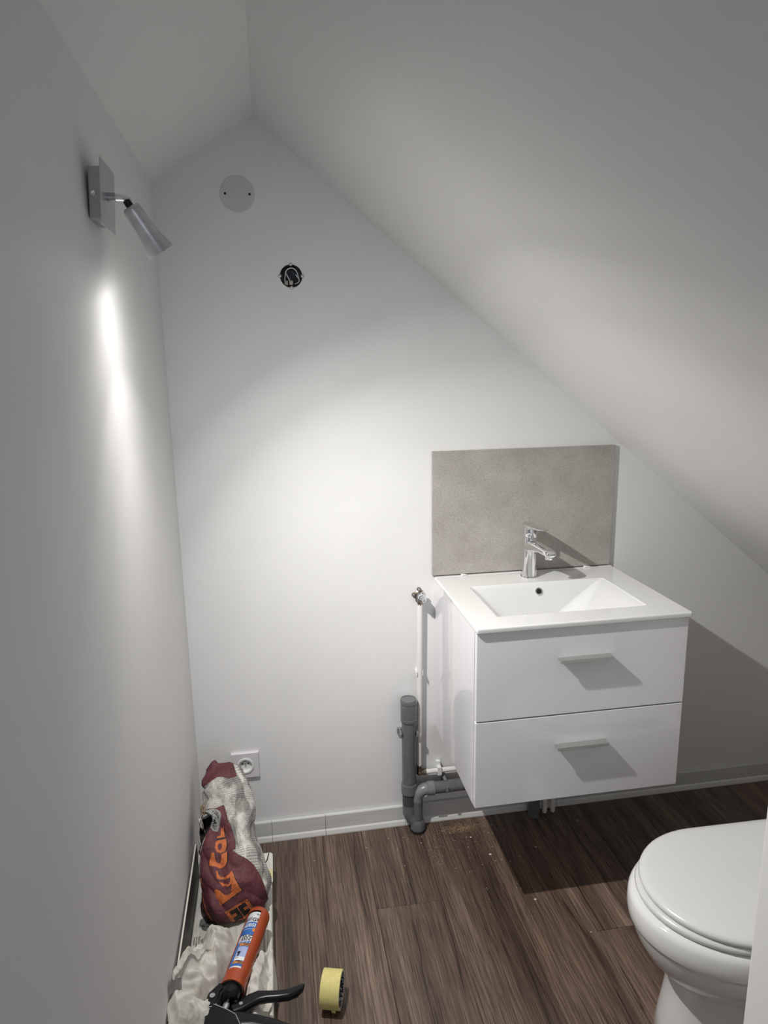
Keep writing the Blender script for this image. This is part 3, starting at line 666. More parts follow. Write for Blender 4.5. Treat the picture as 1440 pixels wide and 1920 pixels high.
ct = MB().rings([rrect(1.515+e, 1.70, TY-0.185+e, TY+0.185-e, 0.03, z) for z, e in ((0.386, 0.012), (0.45, 0.004), (0.74, 0.0))]).build('cistern', M['ceramic'], tt)
cl_ = MB().rings([rrect(1.507+e, 1.705-e, TY-0.193+e, TY+0.193-e, 0.03, z) for z, e in ((0.741, 0.004), (0.745, 0.0), (0.765, 0.0), (0.772, 0.006))]).build('cistern_lid', M['ceramic'], tt)
MB().lathe((1.605, TY, 0.7715), Z, [(0, 0.022), (0.004, 0.022), (0.006, 0.020)], 28).build('flush_button', M['chrome'], cl_)
for s in (-1, 1):
    MB().cyl((1.462, TY+s*0.075-0.02, 0.408), (1.462, TY+s*0.075+0.02, 0.408), 0.010, n=18).build('hinge', M['toilet_plastic'], tt)

# ------------------------------------------------------------------ laminate offcut on edge along the left wall
of = thing('laminate_offcut', 'dark laminate plank with pale edge standing on edge against the left wall', 'plank', (0.008, -0.7, 0))
OY0, OY1, OZ = -1.25, -0.235, 0.190
MB().box(0.0100, 0.0112, OY0, OY1, 0.0003, OZ-0.0006).build('decor_face', M['offcut_face'], of, smooth=False)
MB().box(0.0060, 0.0100, OY0, OY1, 0.0003, OZ).build('core', M['offcut_core'], of, smooth=False, bevel=0.0004)

# ------------------------------------------------------------------ wrapped pack on the floor
pk = thing('wrapped_pack', 'long flat white pack in printed clear film on the floor along the left wall', 'pack', (0.11, -0.6, 0))
PH = 0.036                                               # extra thickness of the pack
PY_, PE = -1.15, -0.182
prof = [(0.0120, -PH), (0.0120, 0.047), (0.0150, 0.050), (0.150, 0.050), (0.1515, 0.0475), (0.1545, 0.0475), (0.156, 0.0495), (0.172, 0.0490), (0.1735, 0.0455), (0.1785, 0.0455), (0.180, 0.0480), (0.193, 0.0465), (0.1945, 0.0425), (0.198, 0.0425), (0.1995, 0.0445), (0.2145, 0.0430), (0.2190, 0.0385), (0.2190, -PH)]
pb = MB(); pb.rings([[Vector((x_, y_, z_+PH)) for x_, z_ in prof] for y_ in (PY_, PE)])
for i, f_ in enumerate(pb.f):
    xs = sum(pb.v[q].x for q in f_)/len(f_)
    if xs > 0.150 and len(f_) == 4: pb.m[i] = 1
pb.build('wrapped_boards', [M['film'], M['moulding']], pk, smooth=False, bevel=0.0006)
# folded end flap and the yellow film, laid on the far end
MB().prism([(0.1215, -0.3070), (0.1215, -0.1790), (0.2170, -0.1795), (0.2230, -0.1870), (0.2225, -0.3030), (0.2035, -0.3070), (0.1975, -0.3110)], (0, 0, 0.0863), X, Y, Z, 0.0022).build('end_flap', M['label_white'] if False else M['moulding'], pk, smooth=False, bevel=0.0006)
MB().prism([(0.1535, -0.2910), (0.1615, -0.2570), (0.1785, -0.2480), (0.1955, -0.2530), (0.2075, -0.2480), (0.2223, -0.2520), (0.2223, -0.2850), (0.2085, -0.2900), (0.1935, -0.2850), (0.1755, -0.2950)], (0, 0, 0.0886), X, Y, Z, 0.0004).build('tape_patch', M['pack_stain'], pk, smooth=False)
MB().prism([(0.2100, -0.1815), (0.2130, -0.1815), (0.2080, -0.2110), (0.2020, -0.2250), (0.1990, -0.2240), (0.2050, -0.2090)], (0, 0, 0.0886), X, Y, Z, 0.0003).build('flap_slit', M['hole'], pk, smooth=False)
MB().prism([(0.1535, -0.3105), (0.1715, -0.3080), (0.1885, -0.2980), (0.1965, -0.2895), (0.1995, -0.2915), (0.1925, -0.3015), (0.1735, -0.3125), (0.1535, -0.3145)], (0, 0, 0.0889), X, Y, Z, 0.0003).build('flap_slit', M['hole'], pk, smooth=False)
# print on the film: recycling triangle and three lines of small type, turned along the pack
prn = MB(); ZP = 0.0864
s3 = 0.0105; C0 = Vector((0.0425, -0.4790, 0))
tri = [Vector((C0.x-0.62*s3, C0.y, 0)), Vector((C0.x+0.75*s3, C0.y+1.25*s3, 0)), Vector((C0.x+0.75*s3, C0.y-1.25*s3, 0))]
for i in range(3):
    a, b_ = tri[i], tri[(i+1) % 3]; d_ = (b_-a); nn = Vector((-d_.y, d_.x, 0)).normalized()*0.0011
    a2, b2 = a+d_*0.08, a+d_*0.90
    prn.add([a2-nn+Z*ZP, b2-nn+Z*ZP, b2+nn+Z*ZP, a2+nn+Z*ZP], [(0, 1, 2, 3)])
def lay(s, size, o, ux, uy, mb):
    v_, f_ = text2d(s, size); mb.add([Vector(o)+Vector(ux)*a+Vector(uy)*b_ for a, b_ in v_], f_)
# small type runs towards the camera, one line beside the other
lay('4', 0.0075, (0.0405, -0.4765, ZP), -Y, X, prn)
for i, s in enumerate(('POUR LE TRI', 'PACK PAPIER', 'CONSIGNE')):
    lay(s, 0.0052, (0.0300-0.0060*i, -0.463, ZP), -Y, X, prn)
lay('FR', 0.0080, (0.045, -0.497, ZP), -Y, X, prn)
prn.build('film_print', M['ink'], pk, smooth=False, fix=False)
# grey scuffed print beside the bag
random.seed(8); gp = MB()
pl = [(0.052+0.026*cos(a)*(0.8+0.35*random.random()), -0.418+0.030*sin(a)*(0.8+0.35*random.random())) for a in [2*pi*i/20 for i in range(20)]]
gp.prism(pl, (0, 0, 0.0861), X, Y, Z, 0.0002); gp.build('grey_print', M['grey_print'], pk, smooth=False)
gp = MB()
for i in range(16):
    a = random.uniform(0, 6.28); c_ = (0.040+random.uniform(-0.012, 0.020), -0.427+random.uniform(-0.011, 0.010))
    r0 = random.uniform(0.003, 0.006)
    v_ = []; f_ = []
    for j in range(9):
        q = a+j*0.5; v_ += [(c_[0]+r0*cos(q), c_[1]+r0*sin(q), ZP), (c_[0]+(r0-0.0012)*cos(q), c_[1]+(r0-0.0012)*sin(q), ZP)]
        if j: f_.append((2*j-2, 2*j, 2*j+1, 2*j-1))
    gp.add(v_, f_)
gp.build('scribble_print', M['ink'], pk, smooth=False, fix=False)
MB().prism([(0.016, -0.80), (0.016, -0.690), (0.05, -0.675), (0.065, -0.80)], (0, 0, 0.0862), X, Y, Z, 0.0004).build('tape_patch', M['pack_stain'], pk, smooth=False)

# ------------------------------------------------------------------ plaster bag
bg_ = thing('plaster_bag', 'torn burgundy and white paper plaster bag leaning into the corner on the pack', 'bag', (0.11, -0.32, 0.0885))
BN = Vector((0.075, -0.790, 0.607)).normalized()                    # the way the printed front faces
PA = np.array([1.0218, 0.0508, -0.0625]); PB = np.array([0.1300, 0.6886, 0.8735])   # print axes: across and up the sloping front
BO = Vector((0.1113, -0.3434, 0.2152)); BK = 0.001466
def bag_pq(pts3):  # world -> print plane, in print units
    d = pts3-np.array(BO); return d@PA/BK, -(d@PB)/BK
spine = [(0.1219, -0.3931, 0.0894, 0.0644, 0.0449), (0.1219, -0.3892, 0.1016, 0.0820, 0.0644), (0.1219, -0.3697, 0.1348, 0.0898, 0.0781), (0.1199, -0.3346, 0.1738, 0.0839, 0.0761), (0.1111, -0.2936, 0.2080, 0.0712, 0.0663), (0.1043, -0.2595, 0.2402, 0.0732, 0.0605), (0.1053, -0.2253, 0.2733, 0.0761, 0.0566), (0.1043, -0.1960, 0.3065, 0.0702, 0.0507), (0.0965, -0.1687, 0.3397, 0.0605, 0.0429), (0.0758, -0.1492, 0.3509, 0.0468, 0.0312), (0.0591, -0.1375, 0.3654, 0.0310, 0.0170), (0.0493, -0.1336, 0.3722, 0.0130, 0.0060)]
NS, NT = 420, 560
sp_ = np.array(spine); ti = np.linspace(0, len(spine)-1, NS)
def cr(tq):
    i = np.clip(np.floor(tq).astype(int), 0, len(spine)-2); u = (tq-i)[:, None]
    p0 = sp_[np.clip(i-1, 0, None)]; p1 = sp_[i]; p2 = sp_[i+1]; p3 = sp_[np.clip(i+2, None, len(spine)-1)]
    return 0.5*((2*p1)+(p2-p0)*u+(2*p0-5*p1+4*p2-p3)*u*u+(3*p1-p0-3*p2+p3)*u**3)
S_ = cr(ti); tang = np.gradient(S_[:, :3], axis=0); tang /= np.linalg.norm(tang, axis=1)[:, None]
xa = np.array([1.0, 0, 0]); th = np.linspace(0, 2*pi, NT, endpoint=False)
PTS = np.zeros((NS, NT, 3))
for i in range(NS):
    nrm = np.cross(xa, tang[i]); nrm /= np.linalg.norm(nrm)       # front-facing normal of the section
    if nrm[1] > 0: nrm = -nrm
    bx_ = np.cross(tang[i], nrm); bx_ *= np.sign(bx_[0])
    c, s = np.cos(th), np.sin(th)
    e = 0.82
    a = S_[i, 3]*np.sign(c)*np.abs(c)**e; b2 = S_[i, 4]*np.sign(s)*np.abs(s)**e
    PTS[i] = S_[i, :3]+a[:, None]*bx_+b2[:, None]*nrm
cen = S_[:, None, :3]; rad = PTS-cen; rl = np.linalg.norm(rad, axis=2, keepdims=True)+1e-6; rd = rad/rl
flat = PTS.reshape(-1, 3); disp = np.zeros(len(flat))
for i, q in enumerate(flat):
    v = Vector(q)
    n1 = noise.noise(v*16+Vector((3, 1, 7))); n2 = abs(noise.noise(v*30+Vector((9, 2, 4)))); n3 = abs(noise.noise(v*65)); 
    v2 = Vector((v.x*22+v.z*16, v.y*9, v.z*10)); n4 = abs(noise.noise(v2+Vector((1, 8, 3))))
    n5 = abs(noise.noise(Vector((v.x*14-v.z*9+4, v.y*6, v.z*15+v.x*10))))
    disp[i] = 0.013*n1-0.0035*(0.3-n2)-0.0022*(0.3-n3)+0.014*(n4-0.22)+0.014*(n5-0.22)
fadeN = np.clip(np.minimum(np.arange(NS)/14.0, (NS-1-np.arange(NS))/30.0), 0, 1)
PTS = PTS+rd*(disp.reshape(NS, NT, 1)*fadeN[:, None, None])
def inpoly(x, y, poly):
    r = np.zeros(x.shape, bool); n = len(poly); j = n-1
    for i in range(n):
        xi, yi = poly[i]; xj, yj = poly[j]
        c = ((yi > y) != (yj > y)) & (x < (xj-xi)*(y-yi)/((yj-yi) or 1e-9)+xi)
        r ^= c; j = i
    return r
# print layout on the bag front, in print units about BO (x right, y down)
OX, OYv = 431.0, 1608.0
def pp(l): return [(x_-OX, y_-OYv) for x_, y_ in l]
red = pp([(385, 1519), (390, 1514), (405, 1513), (420, 1506), (424, 1520), (427, 1535), (434, 1552), (441, 1577), (441, 1592), (437, 1596), (447, 1603), (462, 1611), (473, 1621), (484, 1640), (492, 1660), (500, 1685), (512, 1720), (480, 1770), (400, 1775), (340, 1730), (360, 1650), (370, 1600), (388, 1560), (398, 1530)])
topred = pp([(340, 1500), (372, 1474), (381, 1467), (393, 1458), (406, 1449), (416, 1448), (428, 1452), (445, 1446), (430, 1380), (350, 1380)])
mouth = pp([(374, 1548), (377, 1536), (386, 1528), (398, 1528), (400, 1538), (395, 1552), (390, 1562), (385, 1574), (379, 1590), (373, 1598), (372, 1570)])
front = rd@np.array(BN) > -0.6
pq = bag_pq(PTS.reshape(-1, 3)); px_, py_ = pq[0].reshape(NS, NT), pq[1].reshape(NS, NT)
redm = inpoly(px_, py_, red) & front
# the burgundy panel stands slightly proud; the torn mouth is pushed in
def soft(mask, k):
    f = mask.astype(float)
    for _ in range(k): f = (f+np.roll(f, 1, 0)+np.roll(f, -1, 0)+np.roll(f, 1, 1)+np.roll(f, -1, 1))/5
    return f
PTS = PTS+rd*(0.007*soft(redm, 3))[:, :, None]
mm = soft(inpoly(px_, py_, mouth) & front, 2)
PTS = PTS-np.array(BN)*(0.042*mm)[:, :, None]
PTS[:, :, 2] = np.maximum(PTS[:, :, 2], 0.0888)
PTS[:, :, 0] = np.maximum(PTS[:, :, 0], 0.0160); PTS[:, :, 1] = np.minimum(PTS[:, :, 1], -0.018)
verts = [tuple(q) for q in (PTS.reshape(-1, 3)-np.array(bg_.location))]
faces = []; fi = []
for i in range(NS-1):
    for j in range(NT):
        faces.append((i*NT+j, i*NT+(j+1) % NT, (i+1)*NT+(j+1) % NT, (i+1)*NT+j)); fi.append((i, j))
faces.append(tuple(reversed(range(NT)))); faces.append(tuple(range((NS-1)*NT, NS*NT)))
fi = np.array(fi)
fcx = 0.25*(px_[fi[:, 0], fi[:, 1]]+px_[fi[:, 0]+1, fi[:, 1]]+px_[fi[:, 0], (fi[:, 1]+1) % NT]+px_[fi[:, 0]+1, (fi[:, 1]+1) % NT])
fcy = 0.25*(py_[fi[:, 0], fi[:, 1]]+py_[fi[:, 0]+1, fi[:, 1]]+py_[fi[:, 0], (fi[:, 1]+1) % NT]+py_[fi[:, 0]+1, (fi[:, 1]+1) % NT])
ff = front[fi[:, 0], fi[:, 1]]
bagm = ['bag_white', 'bag_red', 'bag_orange', 'bag_logo', 'bag_black', 'bag_grey', 'bag_kraft', 'bag_mouth_shade']
mi = np.zeros(len(faces), int); F_ = np.zeros(len(faces), bool); F_[:len(ff)] = ff
def paint(poly, k):
    m_ = inpoly(fcx, fcy, poly) & ff; mi[:len(m_)][m_] = k
def z8(l): return pp([(360+x_/8.0, 1510+y_/8.0) for x_, y_ in l])
paint(red, 1); paint(topred, 1)
# left seam, worn to pale paper
paint(z8([(232, 370), (248, 385), (180, 640), (150, 760), (128, 880), (116, 880), (150, 690)]), 0)
paint(z8([(172, 1080), (184, 1080), (196, 1240), (186, 1240)]), 3); paint(z8([(262, 1560), (282, 1560), (385, 1750), (372, 1760)]), 3); paint(z8([(196, 1330), (204, 1330), (270, 1560), (258, 1560)]), 3)
# black drop shadows, then the orange letters
def glyph(l, k=2, sh=(14, 4)):
    paint(z8([(x_+sh[0], y_+sh[1]) for x_, y_ in l]), 4); return l
L1 = [(368, 1250), (400, 1240), (450, 1262), (480, 1300), (530, 1318), (580, 1300), (600, 1262), (690, 1190), (735, 1250), (600, 1350), (455, 1460), (425, 1380), (385, 1330)]
L1b = [(590, 1265), (600, 1180), (575, 1090), (585, 1040), (620, 1020), (640, 1090), (690, 1185)]
L2 = [(388, 978), (412, 980), (425, 1030), (450, 1062), (500, 1070), (560, 1030), (600, 975), (618, 1010), (590, 1060), (520, 1100), (440, 1105), (398, 1080)]
L2b = [(425, 1135), (470, 1140), (500, 1165), (560, 1165), (580, 1110), (600, 1150), (560, 1200), (480, 1195)]
L3 = [(290, 900), (300, 820), (325, 715), (362, 705), (372, 800), (400, 860), (440, 875), (455, 830), (460, 740), (535, 700), (538, 830), (510, 915), (450, 945), (370, 910)]
L4 = [(365, 640), (375, 560), (400, 528), (520, 505), (528, 610), (515, 690), (450, 722), (395, 700)]
L4h = [(405, 600), (430, 570), (458, 580), (465, 640), (440, 682), (412, 665)]
L5 = [(392, 470), (440, 455), (448, 345), (482, 335), (500, 480), (440, 515), (392, 505)]
for l in (L1, L1b, L2, L2b, L3, L4, L5): glyph(l)
for l in (L1, L1b, L2, L2b, L3, L4): paint(z8(l), 2)
paint(z8(L4h), 1); paint(z8(L5), 2); paint(z8([(388, 498), (500, 478), (505, 500), (395, 525)]), 4)
# logo: orange square turned 30 degrees, thin outline, two black slotted blocks
lc = (712, 1555); la = radians(-31.5)
def lg(l): return z8([(lc[0]+x_*cos(la)-y_*sin(la), lc[1]+x_*sin(la)+y_*cos(la)) for x_, y_ in l])
def rc(x0, y0, x1, y1): return [(x0, y0), (x1, y0), (x1, y1), (x0, y1)]
paint(lg(rc(-178, -116, 182, 122)), 4); paint(lg(rc(-170, -108, 172, 112)), 3); paint(lg(rc(-158, -97, 160, 101)), 4); paint(lg(rc(-152, -91, 154, 95)), 3)
for sx in (-1, 1):
    def q(x0, y0, x1, y1): return lg([(sx*a_, b_) for a_, b_ in rc(x0, y0, x1, y1)])
    paint(q(5, -82, 122, 84), 4)
    paint(q(58, -22, 140, 22), 3)
# grey panel with black type beside the mouth
paint(z8([(180, 100), (215, 60), (330, 35), (400, 50), (440, 100), (440, 200), (420, 330), (400, 400), (330, 370), (300, 330), (310, 240), (300, 190), (250, 150)]), 5)
mi_mouth = inpoly(fcx, fcy, mouth) & ff; mi[:len(ff)][mi_mouth] = 7  # mouth faces get the painted shade of the opening
def z24(l): return pp([(365+x_/24.0, 1500+y_/24.0) for x_, y_ in l])
def type_on(s, cx, cy, rot, size):
    v_, f_ = text2d(s, size); x0 = (min(a for a, _ in v_)+max(a for a, _ in v_))/2; y0 = (min(b_ for _, b_ in v_)+max(b_ for _, b_ in v_))/2; r = radians(rot)
    for f in f_:
        paint(z24([(cx+(v_[k][0]-x0)*cos(r)+(v_[k][1]-y0)*sin(r), cy+(v_[k][0]-x0)*sin(r)-(v_[k][1]-y0)*cos(r)) for k in f]), 4)
for s, cx, cy, rot in (('D', 665, 625, 25), ('I', 820, 700, 35), ('O', 905, 800, 45), ('M', 950, 970, 70), ('U', 970, 1110, 75)): type_on(s, cx, cy, rot, 235)
for s, cx, cy, rot in (('Y', 860, 490, 20), ('Z', 990, 540, 40), ('E', 1060, 620, 55), ('N', 1090, 740, 75)): type_on(s, cx, cy, rot, 165)
me = bpy.data.meshes.new('sack'); me.from_pydata(verts, [], faces)
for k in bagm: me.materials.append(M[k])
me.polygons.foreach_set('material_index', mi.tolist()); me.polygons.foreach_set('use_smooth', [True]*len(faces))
uvl = me.uv_layers.new(name='UVMap')
lv_ = np.zeros(len(me.loops), int); me.loops.foreach_get('vertex_index', lv_)
uvs = np.stack([(lv_ % NT)/NT*1.6, (lv_//NT)/NS], 1); uvl.data.foreach_set('uv', uvs.ravel())
me.update()
sk = bpy.data.objects.new('sack', me); COL.objects.link(sk); sk.parent = bg_
# torn paper round the mouth: crumpled strips
random.seed(21)
def scrap(cx, cy, cz, w_, h_, mat, seed, rot):
    random.seed(seed); nx, nz = 9, 7; v_ = []; f_ = []
    for i in range(nz):
        for j in range(nx):
            u = (j/(nx-1)-0.5); q = (i/(nz-1)-0.5)
            if j in (0, nx-1) or i in (0, nz-1): u += random.uniform(-.09, .09); q += random.uniform(-.12, .12)
            a = u*w_; b_ = q*h_; d_ = 0.006*noise.noise(Vector((u*5+seed, q*5, seed)))+0.010*sin(u*5+seed)*u
            xx = a*cos(rot)-b_*sin(rot); zz = a*sin(rot)+b_*cos(rot)
            v_.append(Vector((max(0.0155, cx+xx*0.75), cy-xx*0.55+d_*1.6, cz+zz+d_)))
    for i in range(nz-1):
        for j in range(nx-1): f_.append((i*nx+j, i*nx+j+1, (i+1)*nx+j+1, (i+1)*nx+j))
    ob = MB().add(v_, f_).build('torn_flap', M[mat], bg_, fix=False)
    sdm = ob.modifiers.new('solid', 'SOLIDIFY'); sdm.thickness = 0.0006
for a in ((0.0399, -0.2526, 0.2928, 0.03, 0.022, 'bag_torn', 1, 0.5), (0.0321, -0.2595, 0.2714, 0.018, 0.034, 'bag_torn', 2, 0.25), (0.0389, -0.2595, 0.3153, 0.02, 0.034, 'bag_kraft', 4, 0.1), (0.027000000000000003, -0.2787, 0.1989, 0.018, 0.03, 'bag_torn', 5, -0.5), (0.034, -0.2936, 0.1884, 0.016, 0.026, 'bag_red', 6, -0.3)):
    scrap(*a)

# ------------------------------------------------------------------ rags
def rag(label, outline, centre, dome, seed, folds, name='cleaning_rag'):
    NR, NA = 46, 150
    ol = [Vector(p) for p in outline]; c0 = Vector(centre)
    seg_ = [0]
    for i in range(len(ol)): seg_.append(seg_[-1]+(ol[(i+1) % len(ol)]-ol[i]).length)
    per = []
    for k in range(NA):
        s = seg_[-1]*k/NA; i = max(j for j in range(len(ol)) if seg_[j] <= s); u = (s-seg_[i])/(seg_[i+1]-seg_[i])
        p0, p1, p2, p3 = ol[i-1], ol[i], ol[(i+1) % len(ol)], ol[(i+2) % len(ol)]
        per.append(0.5*((2*p1)+(p2-p0)*u+(2*p0-5*p1+4*p2-p3)*u*u+(3*p1-p0-3*p2+p3)*u**3))
    v_ = []; f_ = []
    so3 = Vector((seed*3.7, seed*1.3, seed*5.1))
    for i in range(NR):
        r = i/(NR-1)
        for k in range(NA):
            p = c0.lerp(per[k], r)
            e = 1-r**4
            q = Vector((p.x, p.y, 0))
            wob = Vector((noise.noise(q*14+so3), noise.noise(q*14+so3+Vector((5, 5, 5))), 0))*0.02
            q2 = q+wob
            h = dome*(1-r*r)
            for ang, fr, am in folds:
                d_ = q2.x*cos(ang)+q2.y*sin(ang); h += 1.35*am*(1.0-abs(noise.noise(Vector((d_*fr, (q2.x*-sin(ang)+q2.y*cos(ang))*fr*0.28, seed)))*2.2))*(0.12+0.88*e)
            h += 0.004*noise.noise(q*90+so3)
            z = p.z+h*(1 if r < 0.97 else 0.55)
            off = Vector((noise.noise(q*38+so3), noise.noise(q*38-so3), 0))*0.005*r
            x_ = p.x+off.x
            v_.append(Vector((max(x_, 0.0145 if z < 0.188 else 0.002), p.y+off.y, max(z, 0.0895 if x_ < 0.2195 else max(0.003, 0.0895-(x_-0.2195)*9)))))
    for i in range(NR-1):
        for k in range(NA):
            k2 = (k+1) % NA; f_.append((i*NA+k, i*NA+k2, (i+1)*NA+k2, (i+1)*NA+k))
    ob = MB().add(v_, f_).build(name, M['cloth'], angle=80, fix=False)
    bm = bmesh.new(); bm.from_mesh(ob.data); bmesh.ops.remove_doubles(bm, verts=bm.verts, dist=1e-6); bmesh.ops.recalc_face_normals(bm, faces=bm.faces); bm.to_mesh(ob.data); bm.free()
    sdm = ob.modifiers.new('solid', 'SOLIDIFY'); sdm.thickness = 0.0018; sdm.offset = -1
    return tag(ob, label, 'rag', 'white cotton rags')
rag('crumpled white rag nearest the bag, left of the orange gun barrel',
    [(0.0672, -0.4497, 0.0938), (0.0897, -0.4556, 0.0938), (0.1121, -0.4809, 0.0919), (0.1277, -0.5131, 0.0919), (0.1375, -0.5492, 0.0919), (0.1277, -0.5844, 0.0938), (0.1121, -0.6156, 0.0958), (0.1023, -0.6400, 0.0977), (0.0965, -0.6566, 0.0997), (0.0779, -0.6790, 0.1075), (0.0506, -0.7014, 0.1328), (0.0180, -0.6920, 0.1500), (0.0140, -0.6760, 0.1780), (0.0030, -0.7000, 0.1960), (0.0020, -0.6680, 0.2000), (0.0110, -0.6480, 0.1900), (0.0160, -0.6050, 0.1300), (0.0301, -0.5961, 0.1153), (0.0370, -0.5473, 0.0958), (0.0438, -0.4936, 0.0919), (0.0526, -0.4624, 0.0919)],
    (0.0770, -0.5766, 0.1133), 0.020, 1.0, ((0.5, 22, 0.0176), (-0.7, 30, 0.0138), (1.90, 44, 0.0075), (1.3, 60, 0.0048)))
rag('white rag bunched beside the gun frame at the left wall, below the other',
    [(0.0360, -0.7092, 0.1397), (0.0633, -0.6936, 0.1133), (0.0897, -0.6839, 0.1016), (0.1043, -0.6936, 0.0958), (0.1121, -0.7229, 0.0919), (0.1140, -0.7912, 0.0919), (0.1238, -0.8693, 0.0919), (0.0750, -0.9083, 0.0919), (0.0301, -0.8888, 0.0958), (0.0204, -0.8497, 0.1348), (0.0030, -0.7900, 0.1860), (0.0020, -0.7400, 0.1920), (0.0080, -0.7000, 0.1550)],
    (0.0672, -0.7766, 0.1172), 0.018, 2.0, ((0.9, 20, 0.0176), (-0.4, 28, 0.0149), (2.30, 44, 0.0075), (2.0, 55, 0.0048)))
rag('white rag showing to the right of the orange barrel beside the floor',
    [(0.1745, -0.5717, 0.0919), (0.1921, -0.5570, 0.0919), (0.2077, -0.5522, 0.0899), (0.2200, -0.5400, 0.0440), (0.2280, -0.5750, 0.0220), (0.2300, -0.6050, 0.0120), (0.2220, -0.6500, 0.0120), (0.2150, -0.7000, 0.0200), (0.2000, -0.7450, 0.0460), (0.1775, -0.7912, 0.0909), (0.1531, -0.7522, 0.0919), (0.1482, -0.6741, 0.0919), (0.1609, -0.6058, 0.0919)],
    (0.1901, -0.6595, 0.0977), 0.006, 3.0, ((1.4, 24, 0.0143), (0.2, 34, 0.0103), (2.80, 44, 0.0075), (0.9, 60, 0.0048)))

# putty knife under the rag
kn = thing('putty_knife', 'worn steel putty knife blade poking out from the rag at the left wall', 'putty knife', (0.01, -0.66, 0.19))
kb = [Vector(q) for q in ((0.0045, -0.734, 0.231), (0.0185, -0.660, 0.164), (0.0190, -0.676, 0.152), (0.0045, -0.750, 0.214))]
kb += [q+Vector((0.0011, 0, 0.0003)) for q in kb]
MB().rings([kb[:4], kb[4:]]).build('blade', M['blade'], kn, smooth=False)
MB().tube([(0.0190, -0.668, 0.158), (0.026, -0.650, 0.140), (0.036, -0.630, 0.115)], [0.0030, 0.0032, 0.003], 10).build('tang', M['blade'], kn)

# ------------------------------------------------------------------ sealant cartridge in the caulking gun
GB = Vector((0.1297, -0.6917, 0.1426)); GA = Vector((0.1892, -0.4761, 0.1387))
gd = (GA-GB).normalized(); GL = (GA-GB).length
gs = gd.cross(Z).normalized(); gn = gs.cross(gd).normalized()       # right, up
def gp3(s, d, n_): return GB+gs*s+gd*d+gn*n_
def cylp(ang, d, r): return GB+gd*d+gs*(r*sin(ang))+gn*(r*cos(ang))   # angle 0 = up, + = right
gun = thing('caulking_gun', 'caulking gun with orange barrel, black frame and trigger lying on the rags', 'caulking gun', GB)
R0, R1 = 0.0268, 0.0282
ba = MB(); A0, A1 = radians(24), radians(286); na = 44
def shell(d0, d1, a0, a1, r0, r1, n, mb, steps=1):
    rs = []
    for k in range(steps+1):
        d = d0+(d1-d0)*k/steps
        ro = [cylp(a0+(a1-a0)*i/n, d, r1) for i in range(n+1)]; ri = [cylp(a1-(a1-a0)*i/n, d, r0) for i in range(n+1)]
        rs.append(ro+ri)
    mb.rings(rs)
shell(0.030, GL-0.012, A0, A1, R0, R1, na, ba)
ba.lathe(GB+gd*-0.002, gd, [(0, R1+0.0006), (0.012, R1+0.0006), (0.0125, R1), (0.0335, R1), (0.0335, R0), (0.0, R0-0.0005), (-0.0, R1+0.0006)], 56, False, False)
ba.lathe(GB+gd*(GL-0.016), gd, [(0, R0), (0, R1), (0.008, R1), (0.014, R1-0.002), (0.018, R1-0.007), (0.0185, 0.006), (0.0165, 0.006), (0.0155, R0-0.004), (0.010, R0-0.001)], 56, False, False)
ba.build('barrel', M['orange'], gun)
# cartridge
crt = thing('sealant_cartridge', 'white and blue labelled silicone cartridge lying in the orange gun barrel', 'cartridge', GB+gd*0.1)
RC = 0.0256
MB().lathe(GB+gd*0.006, gd, [(0, RC), (GL-0.026, RC), (GL-0.0245, RC-0.001)], 56).build('tube', M['label_white'], crt)
MB().lathe(GB+gd*(GL-0.0243), gd, [(0, 0.010), (0.010, 0.008), (0.030, 0.0052)], 24).build('nozzle_base', M['label_white'], crt)
LD0, LD1 = 0.034, GL-0.019
def patch(name, f0, f1, a0, a1, mat, dr=0.0003, slant=0.0, n=22):
    mb = MB(); v_ = []; f_ = []
    for i in range(n+1):
        a = radians(a0+(a1-a0)*i/n)
        for f in (f0, f1): v_.append(cylp(a, LD0+(LD1-LD0)*f+slant*sin(a), RC+dr))
    for i in range(n): f_.append((2*i, 2*i+2, 2*i+3, 2*i+1))
    mb.add(v_, f_); return mb.build(name, M[mat], crt, fix=False)
AL, AR = -74, 30
patch('label_band', 0.56, 0.80, AL, AR, 'label_blue')
patch('label_band', 0.025, 0.455, AL, AR, 'label_blue')
patch('label_stripe', 0.660, 0.672, AL+10, AR, 'label_sky', 0.0005)
patch('label_picture', 0.115, 0.350, -32, AR, 'label_sky', 0.0005)
patch('label_foot', 0.115, 0.175, -30, AR, 'label_white', 0.0007)
patch('label_stripe', 0.365, 0.410, -32, AR, 'label_orange', 0.0005)
patch('label_stripe', 0.065, 0.105, -32, AR, 'label_orange', 0.0005)
patch('label_stripe', 0.405, 0.450, -55, AR, 'label_sky', 0.0004) if False else None
patch('label_dot', 0.625, 0.690, 12, 27, 'label_orange', 0.0007)
def onlabel(s, size, a_left, f, mat, mb=None, squeeze=1.0):
    v_, fc_ = text2d(s, size); own = mb is None; mb = mb or MB()
    vv = []; keep = []
    for x_, y_ in v_:
        a = radians(a_left)+x_*squeeze/RC; vv.append(cylp(a, LD0+(LD1-LD0)*f+y_, RC+0.0009)); keep.append(a < radians(31))
    mb.add(vv, [q for q in fc_ if all(keep[k] for k in q)])
    if own: return mb.build('label_text', M[mat], crt, smooth=False, fix=False)
onlabel('BLANC', 0.0052, 6, 0.935, 'ink')
onlabel('GEB', 0.0150, -10, 0.815, 'ink')
onlabel('GEBSI', 0.0150, -62, 0.708, 'label_white')
onlabel('SILICO', 0.0118, -32, 0.513, 'ink')
onlabel('SANITA', 0.0112, -34, 0.462, 'ink')
onlabel('JOINTS +', 0.0070, -38, 0.418, 'label_white')
